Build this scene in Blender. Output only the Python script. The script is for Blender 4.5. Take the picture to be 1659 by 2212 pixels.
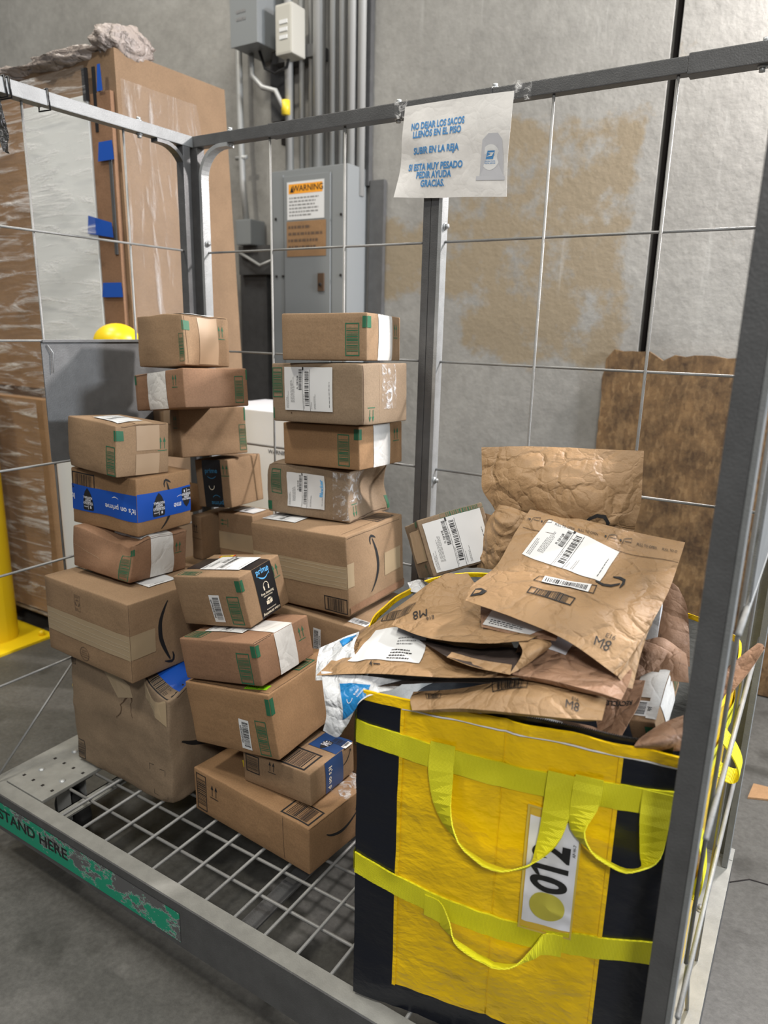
import bpy, bmesh, math, random
from mathutils import Vector, Matrix, noise
random.seed(7)
for o in list(bpy.data.objects): bpy.data.objects.remove(o)
SC = bpy.context.scene
COL = SC.collection
# ------------------------------------------------------------------ camera
PITCH, ROLL, YAW, FPX = 0.25270209, 0.02324506, -0.55127226, 1540.0
CAM = Vector((1.69, -0.863, 1.37))
_f = Vector((math.sin(YAW)*math.cos(PITCH), math.cos(YAW)*math.cos(PITCH), -math.sin(PITCH)))
_r = Vector((math.cos(YAW), -math.sin(YAW), 0.0))
_u = _r.cross(_f)
CR = _r*math.cos(ROLL)+_u*math.sin(ROLL)
CU = -_r*math.sin(ROLL)+_u*math.cos(ROLL)
CF = _f
cd = bpy.data.cameras.new('camera')
cd.sensor_fit = 'HORIZONTAL'; cd.sensor_width = 24.0; cd.lens = FPX/1659*24.0
cd.clip_start = 0.02; cd.clip_end = 60
cd.dof.use_dof = True; cd.dof.focus_distance = 1.45; cd.dof.aperture_fstop = 3.2
co = bpy.data.objects.new('camera', cd); COL.objects.link(co)
co.matrix_world = Matrix(((CR.x, CU.x, -CF.x, CAM.x), (CR.y, CU.y, -CF.y, CAM.y), (CR.z, CU.z, -CF.z, CAM.z), (0, 0, 0, 1)))
SC.camera = co
def at(px, py, Y):
    """the point of the plane y = Y seen at a pixel of the photograph"""
    d = CF + CR*((px-829.5)/FPX) - CU*((py-1106)/FPX)
    return CAM + d*((Y-CAM.y)/d.y)
# ------------------------------------------------------------------ light
SC.view_settings.view_transform = 'Standard'; SC.view_settings.look = 'None'
SC.view_settings.gamma = 1.0; SC.view_settings.use_curve_mapping = False
SC.view_settings.exposure = 0.0
w = bpy.data.worlds.new('warehouse_air'); SC.world = w; w.use_nodes = True
w.node_tree.nodes['Background'].inputs[0].default_value = (0.93, 0.95, 1.0, 1)
w.node_tree.nodes['Background'].inputs[1].default_value = 0.17
def area(name, loc, aim, sx, sy, power, col):
    l = bpy.data.lights.new(name, 'AREA'); l.shape = 'RECTANGLE'; l.size = sx; l.size_y = sy
    l.energy = power; l.color = col
    o = bpy.data.objects.new(name, l); COL.objects.link(o); o.location = loc
    o.rotation_euler = (Vector(aim)-Vector(loc)).to_track_quat('-Z', 'Y').to_euler()
    return o
area('high_bay_or_fill_lamp', (-0.9, -1.6, 5.2), (0.2, 0.6, 0.3), 0.4, 0.4, 88, (1.0, 0.93, 0.80))
area('high_bay_or_fill_lamp', (2.2, -0.6, 6.0), (0.8, 0.6, 0.3), 1.0, 0.5, 110, (1.0, 0.97, 0.92))
area('high_bay_or_fill_lamp', (2.75, -2.3, 3.1), (1.35, 0.0, 0.5), 0.5, 0.35, 62, (1.0, 0.97, 0.93))  # added key light from the front right, brightens the bag
area('high_bay_or_fill_lamp', (-1.6, 0.2, 5.6), (-1.2, 0.9, 0.0), 1.4, 0.5, 95, (1.0, 0.96, 0.88))  # added overhead fill, lifts the upper left of the wall
area('wall_lamp', (2.05, 1.93, 2.75), (0.7, 0.4, 0.9), 0.16, 0.16, 100, (1.0, 0.93, 0.90))
area('dock_door_lamp', (4.6, 0.9, 2.2), (1.2, 0.3, 0.6), 0.5, 0.5, 150, (0.88, 0.93, 1.0))
# ------------------------------------------------------------------ materials
def newmat(name):
    m = bpy.data.materials.new(name); m.use_nodes = True
    return m, m.node_tree, m.node_tree.nodes['Principled BSDF']
def N(nt, typ, **kw):
    n = nt.nodes.new(typ)
    for k, v in kw.items(): setattr(n, k, v)
    return n
def ramp(nt, src, stops, fac=True):
    r = N(nt, 'ShaderNodeValToRGB'); e = r.color_ramp.elements
    e[0].position, e[0].color = stops[0][0], (*stops[0][1], 1)
    e[1].position, e[1].color = stops[1][0], (*stops[1][1], 1)
    for p, c in stops[2:]:
        x = e.new(p); x.color = (*c, 1)
    nt.links.new(src, r.inputs[0]); return r.outputs[0]
def noise_tex(nt, scale, detail=4, rough=.55, vec=None, dist=0):
    n = N(nt, 'ShaderNodeTexNoise'); n.inputs['Scale'].default_value = scale; n.inputs['Detail'].default_value = detail
    n.inputs['Roughness'].default_value = rough; n.inputs['Distortion'].default_value = dist
    if vec: nt.links.new(vec, n.inputs['Vector'])
    return n.outputs[0]
def coords(nt, which='Object', scale=(1, 1, 1), rot=(0, 0, 0), loc=(0, 0, 0)):
    t = N(nt, 'ShaderNodeTexCoord'); m = N(nt, 'ShaderNodeMapping')
    m.inputs['Scale'].default_value = scale; m.inputs['Rotation'].default_value = rot; m.inputs['Location'].default_value = loc
    nt.links.new(t.outputs[which], m.inputs[0]); return m.outputs[0]
def bump(nt, b, h, strength=.3, dist=.01, prev=None):
    n = N(nt, 'ShaderNodeBump'); n.inputs['Strength'].default_value = strength; n.inputs['Distance'].default_value = dist
    nt.links.new(h, n.inputs['Height'])
    if prev: nt.links.new(prev, n.inputs['Normal'])
    nt.links.new(n.outputs[0], b.inputs['Normal']); return n.outputs[0]
def mixc(nt, fac, a, b, mode='MIX'):
    m = N(nt, 'ShaderNodeMix', data_type='RGBA', blend_type=mode)
    for i, v in ((0, fac), (6, a), (7, b)):
        if isinstance(v, (int, float)): m.inputs[i].default_value = v
        elif isinstance(v, tuple): m.inputs[i].default_value = (*v, 1)
        else: nt.links.new(v, m.inputs[i])
    return m.outputs[2]
def plain(name, c, rough=.6, metal=0, spec=.5):
    m, nt, b = newmat(name); b.inputs['Base Color'].default_value = (*c, 1); b.inputs['Roughness'].default_value = rough
    b.inputs['Metallic'].default_value = metal; b.inputs['Specular IOR Level'].default_value = spec
    return m
def mul(c, k): return tuple(min(1, x*k) for x in c)
def cardboard(name, c):
    m, nt, b = newmat(name)
    v = coords(nt)
    a = ramp(nt, noise_tex(nt, 9, 5, .6, v), [(.3, mul(c, .88)), (.7, mul(c, 1.06))])
    f = ramp(nt, noise_tex(nt, 260, 2, .6, v), [(.3, (.86, .86, .86)), (.7, (1.05, 1.05, 1.05))])
    nt.links.new(mixc(nt, 1.0, a, f, 'MULTIPLY'), b.inputs['Base Color'])
    b.inputs['Roughness'].default_value = .78; b.inputs['Specular IOR Level'].default_value = .25
    h = noise_tex(nt, 14, 4, .6, v)
    p = bump(nt, b, h, .25, .01)
    vs = coords(nt, scale=(1, 1, 260))
    bump(nt, b, noise_tex(nt, 1.0, 1, .4, vs), .06, .0015, p)
    return m
def paper(name, c, crumple=.9, rough=.55):
    m, nt, b = newmat(name)
    v = coords(nt)
    a = ramp(nt, noise_tex(nt, 12, 5, .6, v), [(.3, mul(c, .88)), (.7, mul(c, 1.07))])
    nt.links.new(a, b.inputs['Base Color'])
    b.inputs['Roughness'].default_value = rough; b.inputs['Specular IOR Level'].default_value = .4
    nz = N(nt, 'ShaderNodeTexNoise'); nz.inputs['Scale'].default_value = 9; nz.inputs['Detail'].default_value = 4
    nt.links.new(v, nz.inputs['Vector']); sc_ = N(nt, 'ShaderNodeVectorMath', operation='SCALE'); sc_.inputs['Scale'].default_value = .10
    nt.links.new(nz.outputs['Color'], sc_.inputs[0]); d = N(nt, 'ShaderNodeVectorMath', operation='ADD')
    nt.links.new(v, d.inputs[0]); nt.links.new(sc_.outputs[0], d.inputs[1])
    p = None
    for sc2, st in ((13, .5), (31, .35)):
        vo = N(nt, 'ShaderNodeTexVoronoi', feature='DISTANCE_TO_EDGE'); vo.inputs['Scale'].default_value = sc2; nt.links.new(d.outputs[0], vo.inputs['Vector'])
        h = ramp(nt, vo.outputs['Distance'], [(0.0, (0, 0, 0)), (.10, (.75, .75, .75)), (.35, (1, 1, 1))])
        p = bump(nt, b, h, crumple*st, .009 if sc2 < 20 else .004, p)
    bump(nt, b, noise_tex(nt, 24, 6, .65, v), crumple*.6, .008, p)
    return m
M = {}
M['card'] = cardboard('kraft_cardboard', (0.280, 0.183, 0.106))
M['card_grey'] = cardboard('greyish_kraft_cardboard', (0.252, 0.183, 0.120))
M['card_dark'] = cardboard('dark_brown_cardboard', (.24, .158, .095))  # darker brown base colour for the pallet carton
M['foam'] = plain('white_foam_board', (.74, .76, .75), .5)
M['card_warm'] = cardboard('orange_kraft_cardboard', (0.301, 0.178, 0.090))
M['card_red'] = cardboard('reddish_kraft_cardboard', (0.252, 0.143, 0.083))
M['kraft'] = paper('kraft_mailer_paper', (0.335, 0.209, 0.105))
M['kraft_pink'] = paper('pinkish_kraft_paper', (0.312, 0.183, 0.113))
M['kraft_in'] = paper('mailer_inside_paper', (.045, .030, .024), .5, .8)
M['bubble'] = paper('white_poly_film', (.72, .74, .76), 1.0, .22)
M['film_blue'] = paper('blue_poly_film', (.02, .22, .52), .9, .25)
M['sign'] = paper('white_office_paper', (.70, .69, .67), .13, .7)
M['label'] = plain('white_label_paper', (.68, .69, .69), .5)
M['tape_white'] = paper('white_paper_tape', (.63, .62, .59), .3, .6)
M['tape_kraft'] = plain('kraft_paper_tape', (0.368, 0.256, 0.160), .5)
M['tape_clear'] = plain('glossy_packing_tape', (0.367, 0.281, 0.176), .16)
M['tape_line'] = plain('tape_crease', (0.510, 0.425, 0.297), .3)
M['tape_blue'] = plain('blue_printed_tape', (.012, .085, .44), .28)
M['tape_navy'] = plain('dark_blue_printed_tape', (.02, .055, .16), .35)
M['tape_black'] = plain('black_printed_tape', (.010, .011, .014), .3)
M['ink'] = plain('black_print', (.012, .012, .013), .6)
M['ink_grey'] = plain('grey_print', (.22, .22, .22), .6)
M['ink_soft'] = plain('soft_brown_print', (.11, .07, .045), .7)
M['green'] = plain('green_print', (.018, .115, .055), .6)
M['blue'] = plain('blue_print', (.06, .24, .52), .6)
M['sky'] = plain('light_blue_print', (.12, .45, .85), .5)
M['cream'] = plain('cream_print', (.72, .66, .52), .5)
M['white'] = plain('white_print', (.75, .76, .80), .5)
M['seam'] = plain('dark_board_edge', (0.078, 0.045, 0.024), .9)
M['orange'] = plain('orange_print', (.85, .36, .03), .5)
M['yellow_sticker'] = plain('yellow_sticker', (.80, .60, .04), .4)
M['lime'] = plain('lime_sticker', (.35, .80, .02), .4)
M['red'] = plain('red_print', (.70, .06, .03), .5)
def hammered(name, c, metal=.35, rough=.42):
    m, nt, b = newmat(name); v = coords(nt, 'Object')
    nt.links.new(ramp(nt, noise_tex(nt, 25, 4, .6, v), [(.3, mul(c, .85)), (.7, mul(c, 1.1))]), b.inputs['Base Color'])
    b.inputs['Roughness'].default_value = rough; b.inputs['Metallic'].default_value = metal
    bump(nt, b, noise_tex(nt, 330, 2, .5, v), .35, .0015); return m
M['steel'] = hammered('grey_hammered_paint', (.115, .117, .119))
M['steel_l'] = hammered('light_grey_hammered_paint', (.20, .21, .212), .15, .5)
M['deck'] = hammered('worn_grey_paint', (.25, .25, .23), .15, .65)
M['zinc'] = hammered('zinc_plating', (.40, .415, .42), .5, .42)
M['wire'] = hammered('galvanised_wire', (.27, .27, .262), .3, .55)
M['rubber'] = plain('black_rubber', (.015, .015, .015), .7)
M['cable'] = plain('black_cable', (.012, .012, .013), .35)
M['clear'] = plain('clear_adhesive_tape', (.6, .6, .6), .12)
m, nt, b = newmat('crinkled_clear_tape'); b.inputs['Base Color'].default_value = (.8, .8, .8, 1); b.inputs['Roughness'].default_value = .1
v = coords(nt, 'Object', scale=(1, 1, 1)); nz = noise_tex(nt, 45, 5, .6, v, 1.0)
nt.links.new(ramp(nt, nz, [(.50, (.03, .03, .03)), (.66, (.75, .75, .75))]), b.inputs['Alpha']); bump(nt, b, nz, .9, .01); M['clear'] = m
# green sticker, peeled
m, nt, b = newmat('peeling_green_label'); v = coords(nt, 'Object', scale=(1, 1, 1.6))
t = N(nt, 'ShaderNodeTexCoord'); sp = N(nt, 'ShaderNodeSeparateXYZ'); nt.links.new(t.outputs['Object'], sp.inputs[0])
n1 = noise_tex(nt, 16, 8, .74, v)
ma = N(nt, 'ShaderNodeMath', operation='MULTIPLY_ADD'); ma.inputs[1].default_value = .10; nt.links.new(sp.outputs[0], ma.inputs[0]); nt.links.new(n1, ma.inputs[2])
mz = N(nt, 'ShaderNodeMath', operation='MULTIPLY_ADD'); mz.inputs[1].default_value = 2.0; nt.links.new(sp.outputs[2], mz.inputs[0]); nt.links.new(ma.outputs[0], mz.inputs[2])
ma = N(nt, 'ShaderNodeMath', operation='SUBTRACT'); ma.inputs[1].default_value = .30; nt.links.new(mz.outputs[0], ma.inputs[0])
mk = ramp(nt, ma.outputs[0], [(.55, (0, 0, 0)), (.562, (1, 1, 1))])
ed = ramp(nt, ma.outputs[0], [(.540, (0, 0, 0)), (.552, (1, 1, 1)), (.565, (0, 0, 0))])
c = mixc(nt, mk, (.008, .29, .165), (.115, .117, .119)); c = mixc(nt, ed, c, (.55, .56, .56))
nt.links.new(c, b.inputs['Base Color']); b.inputs['Roughness'].default_value = .5; M['peel'] = m
# tarpaulin
def tarp(name, c, k=1.0, rough=.3):
    m, nt, b = newmat(name); v = coords(nt, 'Object')
    nt.links.new(ramp(nt, noise_tex(nt, 7, 5, .6, v), [(.3, mul(c, .86)), (.7, mul(c, 1.05))]), b.inputs['Base Color'])
    b.inputs['Roughness'].default_value = rough
    v2 = coords(nt, 'Object', scale=(1, 1, 1.7), rot=(0, .6, .3))
    p = bump(nt, b, noise_tex(nt, 13, 4, .55, v2, .15), .5*k, .011)
    v3 = coords(nt, 'Object', scale=(60, 60, 420)); bump(nt, b, noise_tex(nt, 1, 1, .4, v3), .10*k, .001, p)
    return m
M['tarp_y'] = tarp('yellow_woven_tarpaulin', (.90, .58, .006), 1.9, .24)
M['tarp_k'] = tarp('black_tarpaulin', (.005, .007, .014), .6, .28)
M['lining'] = tarp('silver_lining', (.32, .33, .32), 1.0, .35)
def webbing(name, c):
    m, nt, b = newmat(name); v = coords(nt, 'Object')
    wv = N(nt, 'ShaderNodeTexWave', bands_direction='Z'); wv.inputs['Scale'].default_value = 160; nt.links.new(v, wv.inputs[0])
    wx = N(nt, 'ShaderNodeTexWave', bands_direction='X'); wx.inputs['Scale'].default_value = 160; nt.links.new(v, wx.inputs[0])
    mm = mixc(nt, .5, wv.outputs[0], wx.outputs[0])
    nt.links.new(ramp(nt, mm, [(.1, mul(c, .62)), (.6, c)]), b.inputs['Base Color'])
    b.inputs['Roughness'].default_value = .6; bump(nt, b, mm, .5, .002); return m
M['web'] = webbing('acid_yellow_webbing', (.80, .76, .01))
# concrete floor
m, nt, b = newmat('dusty_concrete_floor'); v = coords(nt, 'Object')
a = ramp(nt, noise_tex(nt, 1.6, 6, .62, v), [(.3, (.064, .063, .057)), (.7, (.108, .106, .098))])
d = ramp(nt, noise_tex(nt, 11, 6, .7, v), [(.3, (.80, .80, .80)), (.7, (1.08, 1.08, 1.08))])
sp2 = ramp(nt, noise_tex(nt, 75, 4, .7, v), [(.38, (.82, .82, .82)), (.66, (1.15, 1.15, 1.15))])
a = mixc(nt, 1, a, sp2, 'MULTIPLY')
st = ramp(nt, noise_tex(nt, 5, 3, .5, coords(nt, 'Object', loc=(3, 1, 0))), [(.58, (1, 1, 1)), (.70, (.55, .55, .53))])
nt.links.new(mixc(nt, 1, mixc(nt, 1, a, d, 'MULTIPLY'), st, 'MULTIPLY'), b.inputs['Base Color'])
b.inputs['Roughness'].default_value = .52; bump(nt, b, noise_tex(nt, 40, 5, .6, v), .12, .01); M['floor'] = m
# tilt-up concrete wall with buff stains
m, nt, b = newmat('tilt_up_concrete'); v = coords(nt, 'Object')
a = ramp(nt, noise_tex(nt, 1.3, 6, .6, v), [(.3, (.215, .21, .195)), (.7, (.33, .325, .305))])
d = ramp(nt, noise_tex(nt, 16, 6, .7, v), [(.3, (.84, .84, .84)), (.7, (1.1, 1.1, 1.1))])
c = mixc(nt, 1, a, d, 'MULTIPLY')
t = N(nt, 'ShaderNodeTexCoord'); sp = N(nt, 'ShaderNodeSeparateXYZ'); nt.links.new(t.outputs['Object'], sp.inputs[0])
def band(out, lo, hi, soft):
    r = N(nt, 'ShaderNodeMapRange', interpolation_type='SMOOTHSTEP'); r.inputs[1].default_value = lo-soft; r.inputs[2].default_value = lo+soft
    q = N(nt, 'ShaderNodeMapRange', interpolation_type='SMOOTHSTEP'); q.inputs[1].default_value = hi-soft; q.inputs[2].default_value = hi+soft
    q.inputs[3].default_value = 1; q.inputs[4].default_value = 0
    nt.links.new(out, r.inputs[0]); nt.links.new(out, q.inputs[0])
    x = N(nt, 'ShaderNodeMath', operation='MULTIPLY'); nt.links.new(r.outputs[0], x.inputs[0]); nt.links.new(q.outputs[0], x.inputs[1]); return x.outputs[0]
def mm_(op, p, q):
    x = N(nt, 'ShaderNodeMath', operation=op)
    for i, s in enumerate((p, q)):
        if isinstance(s, (int, float)): x.inputs[i].default_value = s
        else: nt.links.new(s, x.inputs[i])
    return x.outputs[0]
r1 = mm_('MULTIPLY', band(sp.outputs[0], .22, .96, .06), band(sp.outputs[2], 1.22, 2.2, .08))
r2 = mm_('MULTIPLY', band(sp.outputs[0], -.22, .30, .06), band(sp.outputs[2], 1.50, 1.86, .06))
r = mm_('MAXIMUM', r1, r2)
blot = noise_tex(nt, 6, 6, .68, v)
msk = ramp(nt, mm_('ADD', mm_('MULTIPLY', r, .30), blot), [(.66, (0, 0, 0)), (.80, (.85, .85, .85))])
c = mixc(nt, msk, c, (.235, .185, .115))
drip = noise_tex(nt, 3, 4, .6, coords(nt, 'Object', scale=(4, 1, .35)))
c = mixc(nt, ramp(nt, drip, [(.66, (0, 0, 0)), (.75, (.45, .45, .45))]), c, (.45, .45, .43))
nt.links.new(c, b.inputs['Base Color']); b.inputs['Roughness'].default_value = .75
bump(nt, b, noise_tex(nt, 30, 6, .6, v), .25, .01); M['wall'] = m
# oriented strand board
m, nt, b = newmat('oriented_strand_board'); v = coords(nt, 'Object')
vo = N(nt, 'ShaderNodeTexVoronoi'); vo.inputs['Scale'].default_value = 52; nt.links.new(coords(nt, 'Object', scale=(1.6, 1, .6), rot=(0, .5, 0)), vo.inputs['Vector'])
a = ramp(nt, vo.outputs['Color'], [(.1, (.15, .085, .035)), (.5, (.20, .12, .052)), (.9, (.26, .165, .078))])
d = ramp(nt, noise_tex(nt, 9, 7, .75, v), [(.36, (.28, .25, .22)), (.64, (1.0, .97, .92))])
nt.links.new(mixc(nt, 1, a, d, 'MULTIPLY'), b.inputs['Base Color']); b.inputs['Roughness'].default_value = .7; M['osb'] = m
M['cabinet'] = plain('grey_enamel', (.22, .235, .24), .45)
M['galv'] = plain('galvanised_conduit', (.40, .405, .395), .4, .15)
M['sheet'] = hammered('mid_grey_sheet_paint', (.13, .134, .136), .15, .5)
M['dark'] = plain('dark_gap', (.010, .007, .006), .9)
M['bollard'] = plain('yellow_enamel', (.85, .60, .01), .35)
# stretch film
m, nt, b = newmat('stretch_film'); b.inputs['Base Color'].default_value = (.85, .85, .85, 1); b.inputs['Roughness'].default_value = .12
v = coords(nt, 'Object', scale=(1.2, 1.2, 9), rot=(0, .25, 0))
nz = noise_tex(nt, 3.0, 5, .65, v, .8)
nt.links.new(ramp(nt, nz, [(.50, (.05, .05, .05)), (.70, (.75, .75, .75))]), b.inputs['Alpha'])  # pale opaque streaks put the film's highlights into the alpha
bump(nt, b, nz, .9, .03); M['film'] = m
m, nt, b = newmat('stretch_film_vertical'); b.inputs['Base Color'].default_value = (.85, .85, .85, 1); b.inputs['Roughness'].default_value = .12
v = coords(nt, 'Object', scale=(6, 6, .8))
nz = noise_tex(nt, 3.0, 6, .7, v, .5)
nt.links.new(ramp(nt, nz, [(.54, (.05, .05, .05)), (.74, (.55, .55, .55))]), b.inputs['Alpha'])
bump(nt, b, nz, .9, .03); M['film_v'] = m
# ------------------------------------------------------------------ mesh builder
class MB:
    def __init__(s): s.v = []; s.f = []; s.m = []; s.sm = []; s.mats = []
    def mi(s, key):
        if key not in s.mats: s.mats.append(key)
        return s.mats.index(key)
    def face(s, pts, key, smooth=False):
        b0 = len(s.v); s.v += [tuple(p) for p in pts]; s.f.append(tuple(range(b0, b0+len(pts)))); s.m.append(s.mi(key)); s.sm.append(smooth)
    def raw(s, vs, fs, key, smooth=False):
        b0 = len(s.v); s.v += [tuple(p) for p in vs]; k = s.mi(key)
        for f in fs: s.f.append(tuple(b0+i for i in f)); s.m.append(k); s.sm.append(smooth)
    def grid(s, P, key, smooth=True, flip=False):
        n = len(P); k = len(P[0]); fs = []
        for i in range(n-1):
            for j in range(k-1):
                q = (i*k+j, i*k+j+1, (i+1)*k+j+1, (i+1)*k+j); fs.append(q[::-1] if flip else q)
        s.raw([p for r in P for p in r], fs, key, smooth)
    def box(s, a, b, key, bev=0):
        x0, y0, z0 = a; x1, y1, z1 = b
        if not bev:
            vs = [(x0, y0, z0), (x1, y0, z0), (x1, y1, z0), (x0, y1, z0), (x0, y0, z1), (x1, y0, z1), (x1, y1, z1), (x0, y1, z1)]
            s.raw(vs, [(0, 3, 2, 1), (4, 5, 6, 7), (0, 1, 5, 4), (1, 2, 6, 5), (2, 3, 7, 6), (3, 0, 4, 7)], key); return
        bm = bmesh.new(); bmesh.ops.create_cube(bm, size=1)
        for v in bm.verts: v.co = Vector(((x0+x1)/2+v.co.x*(x1-x0), (y0+y1)/2+v.co.y*(y1-y0), (z0+z1)/2+v.co.z*(z1-z0)))
        bmesh.ops.bevel(bm, geom=bm.edges[:], offset=bev, segments=2, affect='EDGES', profile=.7)
        bm.verts.index_update(); s.raw([v.co for v in bm.verts], [[v.index for v in f.verts] for f in bm.faces], key); bm.free()
    def tube(s, pts, r, key, n=8, caps=True, up=None):
        pts = [Vector(p) for p in pts]; rings = []; pn = None
        for i, p in enumerate(pts):
            t = ((pts[min(i+1, len(pts)-1)]-p).normalized()+(p-pts[max(i-1, 0)]).normalized()).normalized()
            if pn is None:
                a = Vector((0, 0, 1)) if abs(t.z) < .9 else Vector((1, 0, 0)); pn = t.cross(a).normalized()
            else: pn = (pn-t*pn.dot(t)).normalized()
            bn = t.cross(pn); rr = r[i] if isinstance(r, (list, tuple)) else r
            rings.append([p+(pn*math.cos(2*math.pi*k/n)+bn*math.sin(2*math.pi*k/n))*rr for k in range(n)])
        vs = [q for g in rings for q in g]; fs = []
        for i in range(len(rings)-1):
            for k in range(n): fs.append((i*n+k, i*n+(k+1) % n, (i+1)*n+(k+1) % n, (i+1)*n+k))
        if caps: fs.append(tuple(range(n))[::-1]); fs.append(tuple((len(rings)-1)*n+k for k in range(n)))
        s.raw(vs, fs, key, True)
    def ribbon3(s, pts, wv, th, key):
        """flat strap along pts; wv: half-width vector(s); th thickness vector(s)"""
        n = len(pts); W = wv if isinstance(wv, list) else [wv]*n; T = th if isinstance(th, list) else [th]*n
        vs = []
        for p, a, t in zip(pts, W, T):
            p = Vector(p); vs += [p-a-t, p+a-t, p+a+t, p-a+t]
        fs = []
        for i in range(n-1):
            for k in range(4): fs.append((i*4+k, i*4+(k+1) % 4, (i+1)*4+(k+1) % 4, (i+1)*4+k))
        fs += [(3, 2, 1, 0), tuple((n-1)*4+k for k in range(4))]
        s.raw(vs, fs, key, False)
    def build(s, name, parent=None, label=None, cat=None, group=None, kind=None, mat=None, merge=False):
        me = bpy.data.meshes.new(name); me.from_pydata(s.v, [], s.f)
        for k in s.mats: me.materials.append(M[k])
        me.polygons.foreach_set('material_index', s.m); me.polygons.foreach_set('use_smooth', s.sm)
        if merge:
            bm = bmesh.new(); bm.from_mesh(me); bmesh.ops.remove_doubles(bm, verts=bm.verts, dist=1e-5); bm.to_mesh(me); bm.free()
        me.update()
        o = bpy.data.objects.new(name, me); COL.objects.link(o)
        if parent: o.parent = parent
        if mat is not None: o.matrix_world = mat
        return tag(o, label, cat, group, kind)
def tag(o, label=None, cat=None, group=None, kind=None):
    if label: o['label'] = label
    if cat: o['category'] = cat
    if group: o['group'] = group
    if kind: o['kind'] = kind
    return o
def empty(name, loc, label, cat, group=None):
    o = bpy.data.objects.new(name, None); COL.objects.link(o); o.location = loc; o.empty_display_size = .05
    return tag(o, label, cat, group)
# ------------------------------------------------------------------ flat printing on any surface map fm(x, y, off)
_tc = {}
def text_mesh(s, bold=0.0):
    if (s, bold) in _tc: return _tc[(s, bold)]
    cu = bpy.data.curves.new('t', 'FONT'); cu.body = s; cu.align_x = 'CENTER'; cu.align_y = 'CENTER'; cu.size = 1; cu.offset = bold; cu.resolution_u = 8 if len(s) <= 3 else 3
    ob = bpy.data.objects.new('t', cu); COL.objects.link(ob); bpy.context.view_layer.update()
    me = ob.evaluated_get(bpy.context.evaluated_depsgraph_get()).to_mesh()
    r = ([tuple(v.co) for v in me.vertices], [tuple(p.vertices) for p in me.polygons])
    ob.to_mesh_clear(); bpy.data.objects.remove(ob); bpy.data.curves.remove(cu)
    _tc[(s, bold)] = r; return r
def sub(fm, cx, cy, rot=0, sx=1, sy=1):
    c, s_ = math.cos(math.radians(rot)), math.sin(math.radians(rot))
    return lambda x, y, off=0: fm(cx+(x*sx)*c-(y*sy)*s_, cy+(x*sx)*s_+(y*sy)*c, off)
def rect(mb, fm, x0, y0, x1, y1, key, off=.0006, cell=.011):
    cap = 14 if cell > .005 else 30
    nx = max(1, min(cap, math.ceil(abs(x1-x0)/cell))); ny = max(1, min(cap, math.ceil(abs(y1-y0)/cell)))
    mb.grid([[fm(x0+(x1-x0)*i/nx, y0+(y1-y0)*j/ny, off) for i in range(nx+1)] for j in range(ny+1)], key, True)
def poly(mb, fm, pts, key, off=.0006):
    cx = sum(p[0] for p in pts)/len(pts); cy = sum(p[1] for p in pts)/len(pts); n = len(pts)
    R_ = [[fm(cx+(x-cx)*k, cy+(y-cy)*k, off) for x, y in pts] for k in (.34, .67, 1)]
    mb.raw([fm(cx, cy, off)]+[p for r in R_ for p in r], [(0, 1+i, 1+(i+1) % n) for i in range(n)]+[(1+a*n+i, 1+(a+1)*n+i, 1+(a+1)*n+(i+1) % n, 1+a*n+(i+1) % n) for a in (0, 1) for i in range(n)], key)
def stroke(mb, fm, pts, ws, key, off=.0006):
    L = []; n = len(pts)
    for i, (x, y) in enumerate(pts):
        x0, y0 = pts[max(i-1, 0)]; x1, y1 = pts[min(i+1, n-1)]; d = math.hypot(x1-x0, y1-y0) or 1
        wd = ws[i] if isinstance(ws, (list, tuple)) else ws
        nx, ny = -(y1-y0)/d*wd/2, (x1-x0)/d*wd/2
        L.append([fm(x+nx, y+ny, off), fm(x-nx, y-ny, off)])
    mb.grid(L, key, True)
def text(mb, fm, s, cx, cy, h, key, rot=0, sx=1, bold=.012, off=.0006):
    vs, fs = text_mesh(s, bold); f = sub(fm, cx, cy, rot, h*1.4*sx, h*1.4)
    mb.raw([f(x, y, off) for x, y, z in vs], fs, key)
def barcode(mb, fm, x0, y0, x1, y1, key, frame=True, vertical=True, seed=1, off=.0006, lw=None, inset=.1):
    """bars are parallel to x when vertical (stacked along y)"""
    rnd = random.Random(seed); W, H = x1-x0, y1-y0
    if frame:
        t = lw or min(abs(W), abs(H))*.07
        for a in ((x0, y0, x1, y0+t), (x0, y1-t, x1, y1), (x0, y0, x0+t, y1), (x1-t, y0, x1, y1)): rect(mb, fm, *a, key, off)
    a0, a1 = (y0, y1) if vertical else (x0, x1); L = a1-a0
    p = a0+L*(.14 if frame else 0.0); end = a1-L*(.14 if frame else 0.0)
    e = (abs(W) if vertical else abs(H))*(inset if frame else 0)
    unit = L*.0135
    while p < end:
        wd = unit*rnd.choice((1, 1, 1.5, 2.4)); 
        if vertical: rect(mb, fm, x0+e, p, x1-e, min(p+wd, end), key, off)
        else: rect(mb, fm, p, y0+e, min(p+wd, end), y1-e, key, off)
        p += wd+unit*rnd.choice((1, 1.6, 2.4))
def arrows(mb, fm, cx, cy, h, key, rot=0, off=.0006):
    f = sub(fm, cx, cy, rot); wl = h*.06
    for sx in (-.19, .19):
        x = sx*h; rect(mb, f, x-wl/2, -.33*h, x+wl/2, .28*h, key, off); poly(mb, f, [(x-.13*h, .14*h), (x+.13*h, .14*h), (x, .5*h)], key, off)
    rect(mb, f, -.42*h, -.5*h, .42*h, -.44*h, key, off)
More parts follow.
